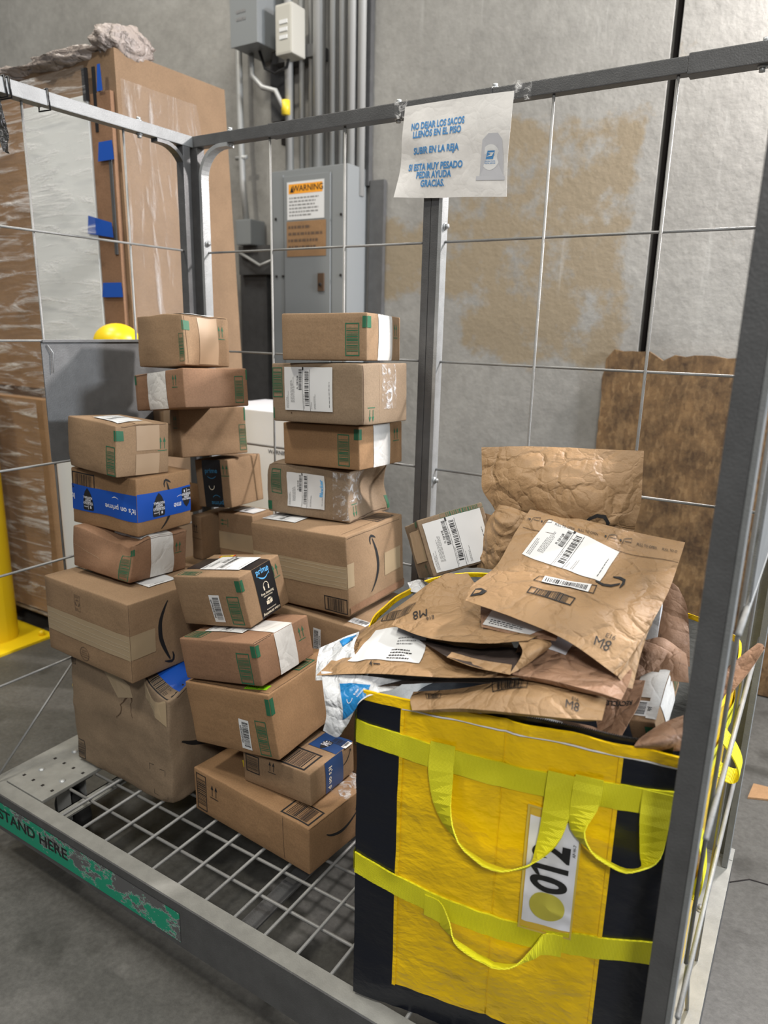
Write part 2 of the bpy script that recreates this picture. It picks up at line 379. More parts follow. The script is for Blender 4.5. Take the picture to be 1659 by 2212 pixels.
def smile(mb, fm, cx, cy, L, key, rot=0, flip=1, off=.0006):
    f = sub(fm, cx, cy, rot, L, L*flip)
    pts = [(-.5+i/24*.93, -.17*math.sin(math.pi*(i/24)**.9)+.03) for i in range(25)]
    ws = [.012+.058*math.sin(math.pi*min(1, (i/24)*.95+.02))**.8 for i in range(25)]
    stroke(mb, f, pts, ws, key, off)
    hd = [(.33, .075), (.40, .095), (.455, .085), (.475, .06), (.462, 0.0), (.43, -.07)]
    stroke(mb, f, hd, [.015, .035, .045, .05, .04, .012], key, off)
def bars_text(mb, fm, x0, y0, x1, y1, rows, key, seed=0, off=.0006):
    rnd = random.Random(seed); h = (y1-y0)/rows
    for i in range(rows):
        y = y0+h*(i+.25); x = x0; e = x0+(x1-x0)*rnd.uniform(.6, 1)
        while x < e:
            w_ = rnd.uniform(.04, .13)*(x1-x0); rect(mb, fm, x, y, min(x+w_, e), y+h*.42, key, off, 1); x += w_+.025*(x1-x0)
def ship_label(fm, w_, h_, seed=1, key='label', blank=.0, name='shipping_label', parent=None, off=.0009, route='FL 328 9-08', label=None, mat=None):
    """portrait label centred on fm's origin, w_ wide and h_ tall"""
    mb = MB(); o2 = off+.0005
    rect(mb, fm, -w_/2, -h_/2, w_/2, h_/2, key, off)
    f = lambda x, y, o=0: fm((x-.5)*w_, (.5-y)*h_, o)          # unit square, y down
    g = lambda x, y, o=0: f(x, 1-y, o)
    def B(x0, y0, x1, y1, n, k='ink_grey'): bars_text(mb, f, x0, y0, x1, y1, n, k, seed+int(y0*50), o2)
    B(.05, .03, .45, .09, 3); B(.18, .13, .8, .22, 5)
    text(mb, fm, route, .15*w_, (.5-.285)*h_, .032*h_, 'ink', off=o2)
    barcode(mb, f, .48, .31, .95, .375, 'ink', False, False, seed, o2)
    rect(mb, f, .0, .392, .93, .397, 'ink', o2); B(.05, .405, .5, .425, 1)
    barcode(mb, f, .12, .435, .92, .52, 'ink', False, False, seed+3, o2)
    rect(mb, f, .0, .535, .95, .541, 'ink', o2); rect(mb, f, .93, .38, 1.0, .41, 'ink', o2)
    B(.05, .56, .3, .58, 1); B(.05, .62, .4, .66, 2); B(.1, .93, .9, .95, 1, 'ink')
    return mb.build(name, parent, label, mat=mat)
M['film_lump'] = paper('bundled_grey_film', (.36, .31, .28), 1.4, .25)
M['foil'] = paper('black_foil', (.015, .015, .014), 1.2, .15)
M['ink_pale'] = plain('pale_grey_print', (.48, .49, .52), .6)
M['sky_dim'] = plain('dim_blue_print', (.03, .16, .30), .5)
M['olive'] = plain('olive_yellow_print', (.52, .47, .06), .5)
M['pocket'] = plain('yellowish_clear_pocket', (.70, .47, .05), .15)
M['pocket_edge'] = plain('stitched_pocket_edge', (.62, .48, .10), .3)
# ------------------------------------------------------------------ the setting
mb = MB(); mb.face([(-7, -6, 0), (8, -6, 0), (8, 2.12, 0), (-7, 2.12, 0)], 'floor')
mb.build('floor', kind='structure', label='worn grey concrete warehouse floor')
mb = MB(); mb.box((-7, 2.12, -.1), (1.015, 2.3, 6.4), 'wall'); mb.box((1.047, 2.12, -.1), (8, 2.3, 6.4), 'wall')
mb.build('wall_back', kind='structure', label='tall raw concrete wall with buff stains')
mb = MB(); mb.box((1.0, 2.17, -.1), (1.06, 2.2, 6.4), 'dark'); mb.build('trim_1', kind='structure', label='dark open joint between two concrete wall panels')
mb = MB(); mb.tube([(1.28, -3, .0006), (1.56, .85, .0006), (1.70, .98, .0006), (1.92, 1.01, .0006), (2.6, 1.10, .0006)][1:], .0022, 'dark', 4)
mb.build('trim_2', kind='structure', label='thin dark crack running across the floor behind the cart')
# pale drips on the wall top left
# plywood
def ragged(pts, amp, seed):
    out = []; rnd = random.Random(seed)
    for i, p in enumerate(pts):
        q = pts[(i+1) % len(pts)]; n = max(1, int((Vector(q)-Vector(p)).length/.035))
        for k in range(n):
            t = k/n; out.append((p[0]+(q[0]-p[0])*t+rnd.uniform(-amp, amp), p[1]+(q[1]-p[1])*t+rnd.uniform(-amp, amp)))
    return out
def slab(mb, pts2, y0, y1, key):
    n = len(pts2); vs = [(x, y0, z) for x, z in pts2]+[(x, y1, z) for x, z in pts2]
    mb.raw(vs, [tuple(range(n)), tuple(range(2*n-1, n-1, -1))]+[(i, n+i, n+(i+1) % n, (i+1) % n) for i in range(n)], key)
mb = MB(); slab(mb, ragged([(.895, .002), (2.1, .002), (2.1, 1.29), (1.16, 1.285), (1.12, 1.265), (1.07, 1.30), (.93, 1.30), (.90, 1.26)], .005, 3), 2.085, 2.103, 'osb')
mb.build('strand_board', label='chipped brown strand board standing on the floor against the concrete wall', cat='board', mat=Matrix.Translation((0, 0, .006)))
# electrical gear
cab = empty('breaker_cabinet', (-.49, 1.95, 1.1), 'tall flat grey electrical breaker cabinet on the wall with a warning sticker', 'electrical cabinet')
def kid(mb, name, par, **k):
    o = mb.build(name, None, **k); o.parent = par; o.matrix_parent_inverse = Matrix.Translation(-par.location); return o
mb = MB(); mb.box((-.72, 1.953, 1.0), (-.27, 2.12, 2.07), 'cabinet', .004); kid(mb, 'body', cab)
mb = MB(); mb.box((-.70, 1.948, 1.02), (-.635, 1.953, 2.05), 'cabinet'); mb.box((-.35, 1.948, 1.02), (-.29, 1.953, 2.05), 'cabinet'); kid(mb, 'cover', cab)
mb = MB(); mb.box((-.628, 1.943, 1.06), (-.358, 1.951, 2.04), 'cabinet', .002); dr = kid(mb, 'door', cab)
mb = MB(); mb.box((-.425, 1.936, 1.53), (-.39, 1.943, 1.61), 'seam'); mb.tube([(-.408, 1.938, 1.56), (-.408, 1.93, 1.56)], .008, 'dark'); o = kid(mb, 'latch', cab)
fw = lambda ox, oz, Y: (lambda x, y, off=0: Vector((ox+x, Y-off, oz+y)))
mb = MB(); f = fw(-.498, 1.932, 1.942); rect(mb, f, -.108, -.082, .108, .082, 'label', .001); rect(mb, f, -.098, .03, .098, .072, 'orange', .0016)
text(mb, f, 'WARNING', .015, .051, .026, 'ink', off=.0022); poly(mb, f, [(-.09, .036), (-.066, .036), (-.078, .064)], 'ink', .0022)
bars_text(mb, f, -.095, -.07, .09, .02, 6, 'ink_grey', 4, .0016)
kid(mb, 'warning_sticker', cab, label='white sticker with an orange WARNING band')
mb = MB(); f = fw(-.495, 1.765, 1.942); rect(mb, f, -.115, -.078, .115, .078, 'card_warm', .001); bars_text(mb, f, -.105, -.05, .1, .068, 4, 'ink_soft', 9, .0016)
kid(mb, 'notice', cab, label='yellowed brown notice sheet')
for x, z in ((-.68, 1.86), (-.30, 1.86), (-.68, 1.60), (-.30, 1.60), (-.64, 1.60)):
    mb = MB(); mb.tube([(x, 1.95, z), (x, 1.943, z)], .006, 'dark'); kid(mb, 'screw', cab)
# conduits
for i, (x, r, z0, y) in enumerate(((-.66, .020, 2.06, 2.03), (-.60, .013, 2.06, 2.05), (-.555, .011, 2.06, 2.06), (-.50, .030, 2.06, 2.05), (-.415, .016, 2.06, 2.04), (-.365, .016, 2.06, 2.04), (-.315, .019, 2.04, 2.04), (-.275, .019, 1.95, 2.06))):
    mb = MB(); mb.tube([(x, y, z0), (x, y, 5)], r, 'galv', 10)
    which = ['leftmost conduit of the row', 'second conduit from the left of the row', 'thinnest conduit of the row', 'thickest pale conduit of the row', 'conduit just right of the thickest pale one', 'third conduit from the right of the row', 'second conduit from the right of the row', 'rightmost conduit of the row'][i]
    mb.build('conduit', label='grey metal '+which+', above the breaker cabinet', cat='conduit', group='conduits rising from the breaker cabinet')
mb = MB(); mb.box((-.46, 2.09, 2.0), (-.25, 2.118, 5), 'steel'); mb.box((-.245, 2.095, 0.6), (-.17, 2.118, 2.02), 'steel')
mb.build('backing_channel', label='dark metal backing channel on the wall behind the conduits', cat='channel')
mb = MB(); mb.tube([(-.975, 2.04, 5), (-.975, 2.04, 2.3), (-.96, 2.03, 2.05), (-.95, 2.04, 1.86)], .016, 'galv', 10); mb.box((-.99, 2.0, 1.76), (-.89, 2.11, 1.88), 'cabinet', .006)
mb.tube([(-1.0, 2.03, 2.17), (-.93, 2.03, 2.17)], .01, 'galv', 8)
mb.build('conduit', label='single bent metal conduit ending in a small grey box, left of the others', cat='conduit', group='conduits on the wall')
jb = empty('junction_box', (-.8, 1.9, 2.6), 'deep grey metal junction box mounted high on the wall beside the conduits', 'junction box')
mb = MB(); mb.box((-.885, 1.9, 2.60), (-.73, 2.119, 2.86), 'cabinet', .004); kid(mb, 'body', jb)
mb = MB(); mb.box((-.888, 1.893, 2.597), (-.727, 1.9, 2.863), 'cabinet', .002); f = fw(-.81, 2.72, 1.892); bars_text(mb, f, -.04, -.03, .04, .03, 2, 'ink_grey', 3, .001); kid(mb, 'cover', jb)
M['offwhite'] = plain('offwhite_enamel', (.47, .46, .41), .5)
mb = MB(); mb.box((-.655, 1.93, 2.54), (-.56, 2.03, 2.74), 'offwhite', .01)
for k in range(3): mb.box((-.63, 1.927, 2.60+k*.03), (-.585, 1.931, 2.615+k*.03), 'label')
mb.box((-.76, 2.03, 2.55), (-.5, 2.118, 2.60), 'steel'); mb.build('ballast_box', label='small off-white box strapped to a conduit beside the junction box', cat='box')
mb = MB(); mb.tube([(-.86, 2.0, 2.6), (-.84, 1.98, 2.5), (-.77, 1.97, 2.44), (-.70, 1.98, 2.42), (-.665, 2.0, 2.34)], .012, 'galv', 8)
mb.build('flexible_cable', label='pale flexible cable hanging from the bottom of the junction box', cat='cable')
mb = MB(); mb.tube([(-.80, 1.99, 2.6), (-.76, 1.98, 2.52), (-.70, 1.98, 2.49), (-.64, 1.99, 2.51), (-.60, 1.99, 2.62), (-.62, 1.99, 2.74)], .007, 'cable', 8)
mb.build('black_wire', label='thin black wire looping under the junction box to the white box', cat='cable')
mb = MB(); mb.tube([(-.66, 2.005, 2.32), (-.66, 2.005, 2.38)], .021, 'yellow_sticker', 10); mb.build('yellow_tag', label='small yellow band around the leftmost conduit', cat='tag')
mb = MB(); mb.box((-.83, 2.1, 2.33), (-.70, 2.118, 2.60), 'steel'); mb.box((-.76, 2.09, 2.22), (-.71, 2.118, 2.33), 'dark'); mb.build('wall_plate', label='dark plate on the wall under the junction box', cat='plate')
mb = MB(); mb.box((-1.02, 2.05, 1.62), (-.70, 2.118, 1.76), 'steel'); mb.tube([(-1.0, 2.03, 1.73), (-.85, 2.02, 1.66), (-.72, 2.03, 1.70)], .008, 'galv'); mb.build('wall_recess_tray', label='dark metal tray with loose cables at the left side of the breaker cabinet', cat='cable tray')
mb = MB(); mb.box((-1.04, 2.08, .0), (-.86, 2.118, 1.62), 'steel'); mb.build('steel_column', label='dark steel column against the wall below the cable tray', cat='column')
# ------------------------------------------------------------------ wrapped pallet of flat cartons behind the cart
pal = empty('wrapped_pallet_load', (-1.0, .92, 0), 'tall pallet load of flat brown cartons wrapped in glossy stretch film, behind the cart', 'pallet load')
mb = MB()
A = [(-2.3, .92, 0.10), (-.47, .92, .10), (-.50, .92, 2.25), (-2.3, .92, 2.25)]; Bk = [(-2.3, 1.5, .10), (-.45, 1.5, .10), (-.485, 1.42, 2.25), (-2.3, 1.42, 2.25)]
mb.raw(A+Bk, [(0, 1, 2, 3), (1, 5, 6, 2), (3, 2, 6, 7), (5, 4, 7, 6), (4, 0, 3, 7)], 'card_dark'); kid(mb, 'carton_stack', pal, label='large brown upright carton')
mb = MB(); mb.box((-2.3, .895, 1.10), (-1.0, .919, 2.16), 'card_warm'); mb.box((-.99, .905, .10), (-.955, .919, 2.14), 'card_red'); kid(mb, 'front_carton', pal, label='orange-brown carton on the left front')
mb = MB(); mb.box((-2.3, .86, .12), (-.99, .919, 1.06), 'card_warm', .004); kid(mb, 'lower_carton', pal)
mb = MB(); mb.box((-.995, .898, .25), (-.625, .918, 2.12), 'foam', .002); kid(mb, 'white_panel', pal, label='white foam panel')
mb = MB(); mb.box((-.62, .902, .25), (-.51, .919, 2.12), 'card_red', .002); mb.box((-.535, .898, 1.60), (-.52, .903, 1.92), 'steel'); mb.box((-.595, .90, 2.0), (-.58, .904, 2.2), 'cable'); kid(mb, 'edge_board', pal)
mb = MB(); mb.box((-.64, .893, 2.10), (-.615, .901, 2.2), 'cable'); kid(mb, 'black_strip', pal)
for x0, z0, x1, z1, k in ((-.585, 1.905, -.50, 1.965, 0), (-.67, 1.655, -.53, 1.715, .02), (-.615, 1.455, -.50, 1.505, 0), (-.565, 2.12, -.535, 2.2, 0)):
    mb = MB(); mb.face([(x0, .893, z0+k), (x1, .893, z0), (x1-.005, .893, z1-k*.5), (x0+.01, .893, z1+k)], 'tape_blue'); kid(mb, 'blue_tape', pal, label='blue masking tape')
mb = MB()
def filmsheet(p0, p1, z0, z1, y_out, key, n=40, m_=40, seed=0):
    G = []
    for j in range(m_+1):
        r = []
        for i in range(n+1):
            p = Vector(p0).lerp(Vector(p1), i/n); z = z0+(z1-z0)*j/m_
            q = Vector((p.x, p.y, z)); k = noise.noise(Vector((q.x*3+q.y*3, q.z*9, seed)))*.012
            r.append(q+Vector(y_out)*(1+k*60)*.01)
        G.append(r)
    mb.grid(G, key, True)
filmsheet((-2.3, .875, 0), (-.60, .885, 0), 1.06, 2.2, (0, -1, 0), 'film')
filmsheet((-2.3, .845, 0), (-.99, .845, 0), .12, 1.06, (0, -1, 0), 'film', seed=4)
kid(mb, 'stretch_film', pal, label='glossy clear stretch film on the front')
mb = MB(); mb.grid([[Vector((-.470-.030*(z-.1)/2.15+.010+.004*noise.noise(Vector((y*9, z*3, 8))), y, z)) for y in [.93+(1.49-.08*(z-.1)/2.15-.93)*i/30 for i in range(31)]] for z in [.9+1.26*j/40 for j in range(41)]], 'film_v', True); kid(mb, 'stretch_film', pal, label='streaky clear stretch film on the side')
mb = MB()
for (cx, cy, cz, rx, ry, rz, sd) in ((-.55, 1.0, 2.285, .075, .11, .055, 1), (-.80, .98, 2.255, .24, .10, .035, 5), (-1.25, .98, 2.25, .35, .12, .035, 9)):
    G = []
    for j in range(25):
        th = math.pi*j/24; r = []
        for i in range(49):
            ph = 2*math.pi*i/48; d = Vector((math.sin(th)*math.cos(ph), math.sin(th)*math.sin(ph), math.cos(th)))
            k = 1+.35*noise.turbulence(d*2.6+Vector((sd, 0, 0)), 4, True)-.12
            r.append((cx+d.x*rx*k, cy+d.y*ry*k, cz+d.z*rz*k))
        G.append(r)
    mb.grid(G, 'film_lump', True)
kid(mb, 'film_bundle', pal, label='crumpled grey-brown bundle of film on top')
mb = MB()
for x in (-2.2, -1.6, -1.05): mb.box((x, .88, 0.0), (x+.1, 1.5, .085), 'card_grey')
mb.box((-2.3, .88, .085), (-.5, 1.48, .10), 'card_grey'); kid(mb, 'pallet', pal, label='wooden pallet')
# bollards
def bollard(x, y, r, h, label, plate):
    t = empty('bollard', (x, y, 0), label, 'bollard', 'yellow bollards'); mb = MB(); G = []
    prof = [(r, 0.0), (r, h-r*.8)]+[(r*math.cos(a), h-r*.8+r*.8*math.sin(a)) for a in [math.pi/2*k/8 for k in range(1, 9)]]
    for rr, z in prof: G.append([(x+rr*math.cos(2*math.pi*i/32), y+rr*math.sin(2*math.pi*i/32), z) for i in range(33)])
    mb.grid(G, 'bollard', True); kid(mb, 'post', t)
    if plate:
        mb = MB(); mb.box((x-.2, y-.16, 0), (x+.18, y+.16, .012), 'bollard', .002); kid(mb, 'base_plate', t)
        for dx, dy in ((.14, -.12), (.14, .12)):
            mb = MB(); mb.tube([(x+dx, y+dy, .012), (x+dx, y+dy, .035)], .014, 'bollard', 6); kid(mb, 'anchor_bolt', t)
bollard(-.43, .80, .078, 1.365, 'yellow bollard with a domed top between the cart and the wrapped pallet', True)
bollard(-1.27, .72, .085, 1.2, 'yellow bollard with a bolted floor plate at the left edge', True)
wb = MB(); wb.box((-.42, 1.20, 0), (.16, 1.55, 1.055), 'white', .004)
f = fw(-.10, .91, 1.2); rect(wb, f, -.31, .012, .25, .016, 'ink', .001); text(wb, f, 'WARNING', .05, -.008, .016, 'ink', off=.001); wb.build('white_carton', label='tall white printed carton standing between the cart and the wall', cat='carton')
# scrap
mb = MB(); slab(mb, ragged([(-.055, -.04), (.06, -.03), (.075, .03), (-.02, .045)], .004, 5), -.006, 0, 'card_warm')
for o_ in (mb,): o_.v = [(x, z, -y) for x, y, z in o_.v]
mb.build('cardboard_scrap', label='torn scrap of brown cardboard on the floor at the right edge', cat='scrap', mat=Matrix.Translation((1.70, 1.40, 0.0005)) @ Matrix.Rotation(.3, 4, 'Z'))
# ------------------------------------------------------------------ the cart
X1 = 1.635; DZ = .2
cart = empty('wire_cage_cart', (.82, .38, 0), 'grey steel wire cage cart with mesh deck loaded with parcels', 'cart')
def C_(mb, name, **k): return kid(mb, name, cart, **k)
mb = MB()
mb.box((0, -.0265, .188), (1.66, .010, .2), 'deck'); mb.box((0, -.03, .092), (1.66, -.026, .1995), 'steel')
mb.box((0, .755, .188), (1.66, .80, .2), 'deck', .001); mb.box((0, .796, .092), (1.66, .80, .199), 'steel')
mb.box((-.03, -.03, .186), (.014, .80, .1985), 'deck', .001); mb.box((-.03, -.03, .092), (-.026, .80, .198), 'steel')
mb.box((1.598, -.03, .186), (1.66, .80, .1985), 'deck', .001); mb.box((1.656, -.03, .092), (1.66, .80, .198), 'steel')
mb.box((.19, .0, .160), (.225, .79, .165), 'deck'); mb.box((.19, .0, .135), (.194, .79, .165), 'deck')
mb.box((1.36, .0, .160), (1.40, .79, .165), 'deck'); mb.box((.80, .0, .145), (.84, .79, .150), 'steel')
C_(mb, 'deck_frame')
mb = MB(); f = lambda x, y, off=0: Vector((x, -.0302-off, y)); rect(mb, f, .0, .105, .70, .178, 'peel', .0008, .05)
text(mb, f, 'STAND HERE', .18, .143, .030, 'ink', 0, 1.15, .02, .0014)
C_(mb, 'green_label', label='peeling green STAND HERE label')
mb = MB()
for k in range(17):
    x = .248+k*.0812
    if x < 1.6: mb.tube([(x, .008, .1965), (x, .757, .1965)], .0040, 'wire', 6)
for y in (.012, .09, .169, .25, .33, .41, .49, .57, .65, .73): mb.tube([(.165, y, .190), (1.6, y, .190)], .0040, 'wire', 6)
C_(mb, 'deck_mesh', label='welded wire deck')
for x0, x1, y0, y1 in ((.012, .166, .012, .27), (.012, .166, .52, .76), (1.44, 1.6, .012, .27), (1.44, 1.6, .52, .76)):
    mb = MB(); mb.box((x0, y0, .192), (x1, y1, .2025), 'deck', .003); rnd = random.Random(int(x0*100+y0*10))
    xm, ym = (x0+x1)/2, (y0+y1)/2
    for dx, dy in ((-.045, -.05), (.045, -.05), (-.045, .05), (.045, .05)):
        G = [[(xm+dx+.009*math.cos(a)*math.cos(b_), ym+dy+.009*math.sin(a)*math.cos(b_), .2022+.004*math.sin(b_)) for a in [2*math.pi*i/12 for i in range(13)]] for b_ in [math.pi/2*j/4 for j in range(5)]]
        mb.grid(G, 'zinc', True)
    for dx in (-.06, -.02, .02, .06):
        for dy in (-.09, .0, .09):
            mb.box((xm+dx-.004, ym+dy-.004, .2024), (xm+dx+.004, ym+dy+.004, .2028), 'dark')
    C_(mb, 'corner_plate')
    mb = MB(); mb.box((xm-.045, ym-.04, .165), (xm+.045, ym+.04, .192), 'steel', .003)
    for s_ in (-1, 1): mb.box((xm-.03, ym+s_*.024-.002, .06), (xm+.03, ym+s_*.024+.002, .165), 'galv')
    ca = C_(mb, 'caster')
    mb = MB(); G = [[(xm+.062*math.cos(a)*k, ym+yy, .0625+.062*math.sin(a)*k) for a in [2*math.pi*i/24 for i in range(25)]] for yy, k in ((-.018, .1), (-.018, .92), (-.012, 1), (.012, 1), (.018, .92), (.018, .1))]
    mb.grid(G, 'rubber', True); wo = mb.build('wheel'); wo.parent = ca
RZ0, RZ1 = 1.862, 1.893
def bar(a, b, key, name, **k): mb = MB(); mb.box(a, b, key, .002); return C_(mb, name, **k)
bar((-.012, .758, RZ0), (.30, .788, RZ1-.001), 'steel', 'top_rail'); bar((.30, .756, RZ0-.002), (.95, .790, RZ1), 'steel', 'top_rail')
bar((.95, .758, RZ0), (1.36, .788, RZ1-.001), 'steel', 'top_rail'); bar((1.36, .754, RZ0-.004), (1.66, .792, RZ1+.002), 'steel', 'top_rail')
bar((-.015, .30, RZ0), (.015, .775, RZ1-.001), 'steel_l', 'top_rail'); bar((-.017, -.03, RZ0-.002), (.017, .30, RZ1), 'steel_l', 'top_rail')
bar((1.615, .0, RZ0), (1.645, .775, RZ1-.001), 'steel', 'top_rail')
# posts
def post(x0, x1, y0, y1, z0, z1, key='steel'):
    mb = MB(); mb.box((x0, y0, z0), (x1, y1, z1), key, .0015); return C_(mb, 'post')
post(-.006, .030, .760, .788, .2, RZ0); post(-.014, .014, .72, .748, .2, RZ0)
mb = MB(); mb.box((.786, .757, .2), (.8055, .785, RZ0), 'steel', .001); mb.box((.807, .757, .2), (.828, .785, RZ0), 'steel', .001); mb.box((.829, .754, .2), (.839, .785, RZ0), 'zinc', .001); C_(mb, 'post')
mb = MB(); mb.box((1.598, -.004, .2), (1.6275, .028, RZ0), 'steel', .0015); mb.box((1.6275, -.006, .2), (1.634, .028, RZ0), 'steel_l', .001); C_(mb, 'post')  # right flange in lighter grey: side light put into its colour
mb = MB(); mb.box((1.60, .765, .2), (1.645, .79, RZ0), 'steel_l', .0015); mb.box((1.640, .72, .2), (1.652, .79, RZ0), 'steel_l', .001); C_(mb, 'post')
post(-.075, -.045, -.03, .0, .092, RZ0)
# bent end bars
def arc_pts(c, r, a0, a1, fn, n=10): return [fn(c[0]+r*math.cos(a0+(a1-a0)*i/n), c[1]+r*math.sin(a0+(a1-a0)*i/n)) for i in range(n+1)]
P = [Vector((.15, .77, 1.858))]+arc_pts((.125, 1.775), .083, math.pi/2, math.pi, lambda a, z: Vector((a, .77, z)))+[Vector((.042, .77, .2))]
T = []
for i in range(len(P)):
    t = (P[min(i+1, len(P)-1)]-P[max(i-1, 0)]).normalized(); T.append(Vector((t.z, 0, -t.x))*.005)
mb = MB(); mb.ribbon3(P, Vector((0, .015, 0)), T, 'zinc'); C_(mb, 'bent_bar', label='zinc coloured bent bar')
P = [Vector((.0, .63, 1.858))]+arc_pts((.655, 1.775), .083, math.pi/2, 0, lambda a, z: Vector((0, a, z)))+[Vector((0, .738, .2))]
T = []
for i in range(len(P)):
    t = (P[min(i+1, len(P)-1)]-P[max(i-1, 0)]).normalized(); T.append(Vector((0, t.z, -t.y))*.005)
mb = MB(); mb.ribbon3(P, Vector((.013, 0, 0)), T, 'steel'); C_(mb, 'bent_bar')
# mesh panels
WR = .0033
mb = MB()
for z in (1.575, 1.29, 1.014, .735, .455): mb.tube([(.04, .775, z), (.79, .775, z)], WR, 'wire', 6); mb.tube([(.83, .775, z), (1.61, .775, z)], WR, 'wire', 6)
for x in (.297, .545, 1.09, 1.342): mb.tube([(x, .768, .2), (x, .768, RZ0)], WR, 'wire', 6)
C_(mb, 'wire_panel', label='wire mesh back panel')
mb = MB()
for z in (1.578, 1.32, 1.010, .748, .46): mb.tube([(0, 0, z), (0, .74, z)], WR, 'wire', 6)
for y in (.247, .532): mb.tube([(-.006, y, .2 if y > .5 else .46), (-.006, y, RZ0)], WR, 'wire', 6)
mb.tube([(-.004, -.01, .205), (-.004, .262, .46)], WR, 'wire', 6)
C_(mb, 'wire_panel', label='wire mesh left end panel')
mb = MB()
for z in (1.578, 1.32, 1.03, .748, .46): mb.tube([(1.640, 0.02, z), (1.640, .76, z)], WR+.0006, 'wire', 6)
for y in (.12, .42): mb.tube([(1.634, y, .46 if y < .3 else .2), (1.634, y, RZ0)], WR, 'wire', 6)
mb.tube([(1.637, .12, .46), (1.639, .04, .30), (1.637, .01, .21)], WR, 'wire', 6); mb.tube([(1.637, .12, .46), (1.637, .30, .20)], WR, 'wire', 6)
C_(mb, 'wire_panel', label='wire mesh right end panel')
mb = MB(); mb.box((-.004, .236, 1.012), (-.001, .72, 1.322), 'sheet'); mb.box((-.008, .236, 1.316), (.006, .72, 1.322), 'sheet'); mb.tube([(.003, .25, 1.31), (.006, .262, 1.29), (.005, .258, 1.24)], .0015, 'zinc', 5)
C_(mb, 'sheet_metal_plate', label='plain grey sheet plate on the left end')
mb = MB(); mb.box((1.640, .12, 1.038), (1.643, .60, 1.32), 'steel_l'); rect(mb, lambda x, y, off=0: Vector((1.6395-off, .36+x, 1.2+y)), -.10, -.07, .08, .05, 'label', .0006); C_(mb, 'sheet_metal_plate', label='plain grey sheet plate on the right end')
def bolt(x, y, z, d):
    mb = MB(); d = Vector(d); p = Vector((x, y, z)); mb.tube([p-d*.001, p+d*.003], .009, 'zinc', 12); mb.tube([p+d*.003, p+d*.010], .006, 'zinc', 6); C_(mb, 'bolt')
for b in ((.15, .772, RZ0, (0, 0, -1)), (.15, .772, RZ1, (0, 0, 1)), (.0, .58, RZ0, (0, 0, -1)), (0, .58, RZ1, (0, 0, 1)), (.70, .772, RZ0, (0, 0, -1)), (.70, .772, RZ1, (0, 0, 1)), (.95, .772, RZ1, (0, 0, 1)), (1.49, .772, RZ0-.004, (0, 0, -1)), (1.49, .772, RZ1+.002, (0, 0, 1)),
          (.0475, .770, 1.60, (1, 0, 0)), (.839, .770, 1.61, (1, 0, 0)), (.839, .770, .985, (1, 0, 0)), (1.62, .56, .1985, (0, 0, 1)), (.045, .28, .2025, (0, 0, 1))): bolt(*b)
# cable ties and black film strip
def loop(y, name, label, dz=0):
    mb = MB(); q = .019; mb.tube([(q, y, RZ1+.003), (-q, y, RZ1+.003), (-q, y, RZ0-.004-dz), (q, y+.004, RZ0-.004-dz), (q, y, RZ1+.003)], .0022, 'cable', 6); mb.build(name, label=label, cat='cable tie', group='cable ties on the left rail')
loop(.195, 'cable_tie', 'leftmost black cable tie on the left rail, where the foil strip hangs', .004); loop(.205, 'cable_tie', 'second black cable tie touching the first one by the foil strip', .004); loop(.30, 'cable_tie', 'separate black cable tie on the left rail, right of the pair', .006)
mb = MB(); G = []
for i in range(15):
    t = i/14; r = []
    for j in range(5):
        s_ = (j/4-.5)*(.022-.006*math.sin(t*9)); r.append((.012+.004*math.sin(t*14+j), .175+.012*t+s_+.006*noise.noise(Vector((t*5, j, 0))), 1.862-.125*t-.004*abs(noise.noise(Vector((t*8, j*2, 3))))))
    G.append(r)
mb.grid(G, 'foil', True); mb.build('foil_strip', label='crinkled shiny black strip hanging from the left rail', cat='strip')
mb = MB(); f = lambda x, y, off=0: Vector((x, .7535-off, y))
rect(mb, f, 1.0, 1.855, 1.045, 1.896, 'clear', .0016); mb.build('adhesive_tape', label='clear tape at the right corner of the paper sign on the rail', cat='tape', group='tape holding the paper sign')
mb = MB(); rect(mb, f, .70, 1.855, .735, 1.896, 'clear', .0016); mb.build('adhesive_tape', label='clear tape at the left corner of the paper sign on the rail', cat='tape', group='tape holding the paper sign')
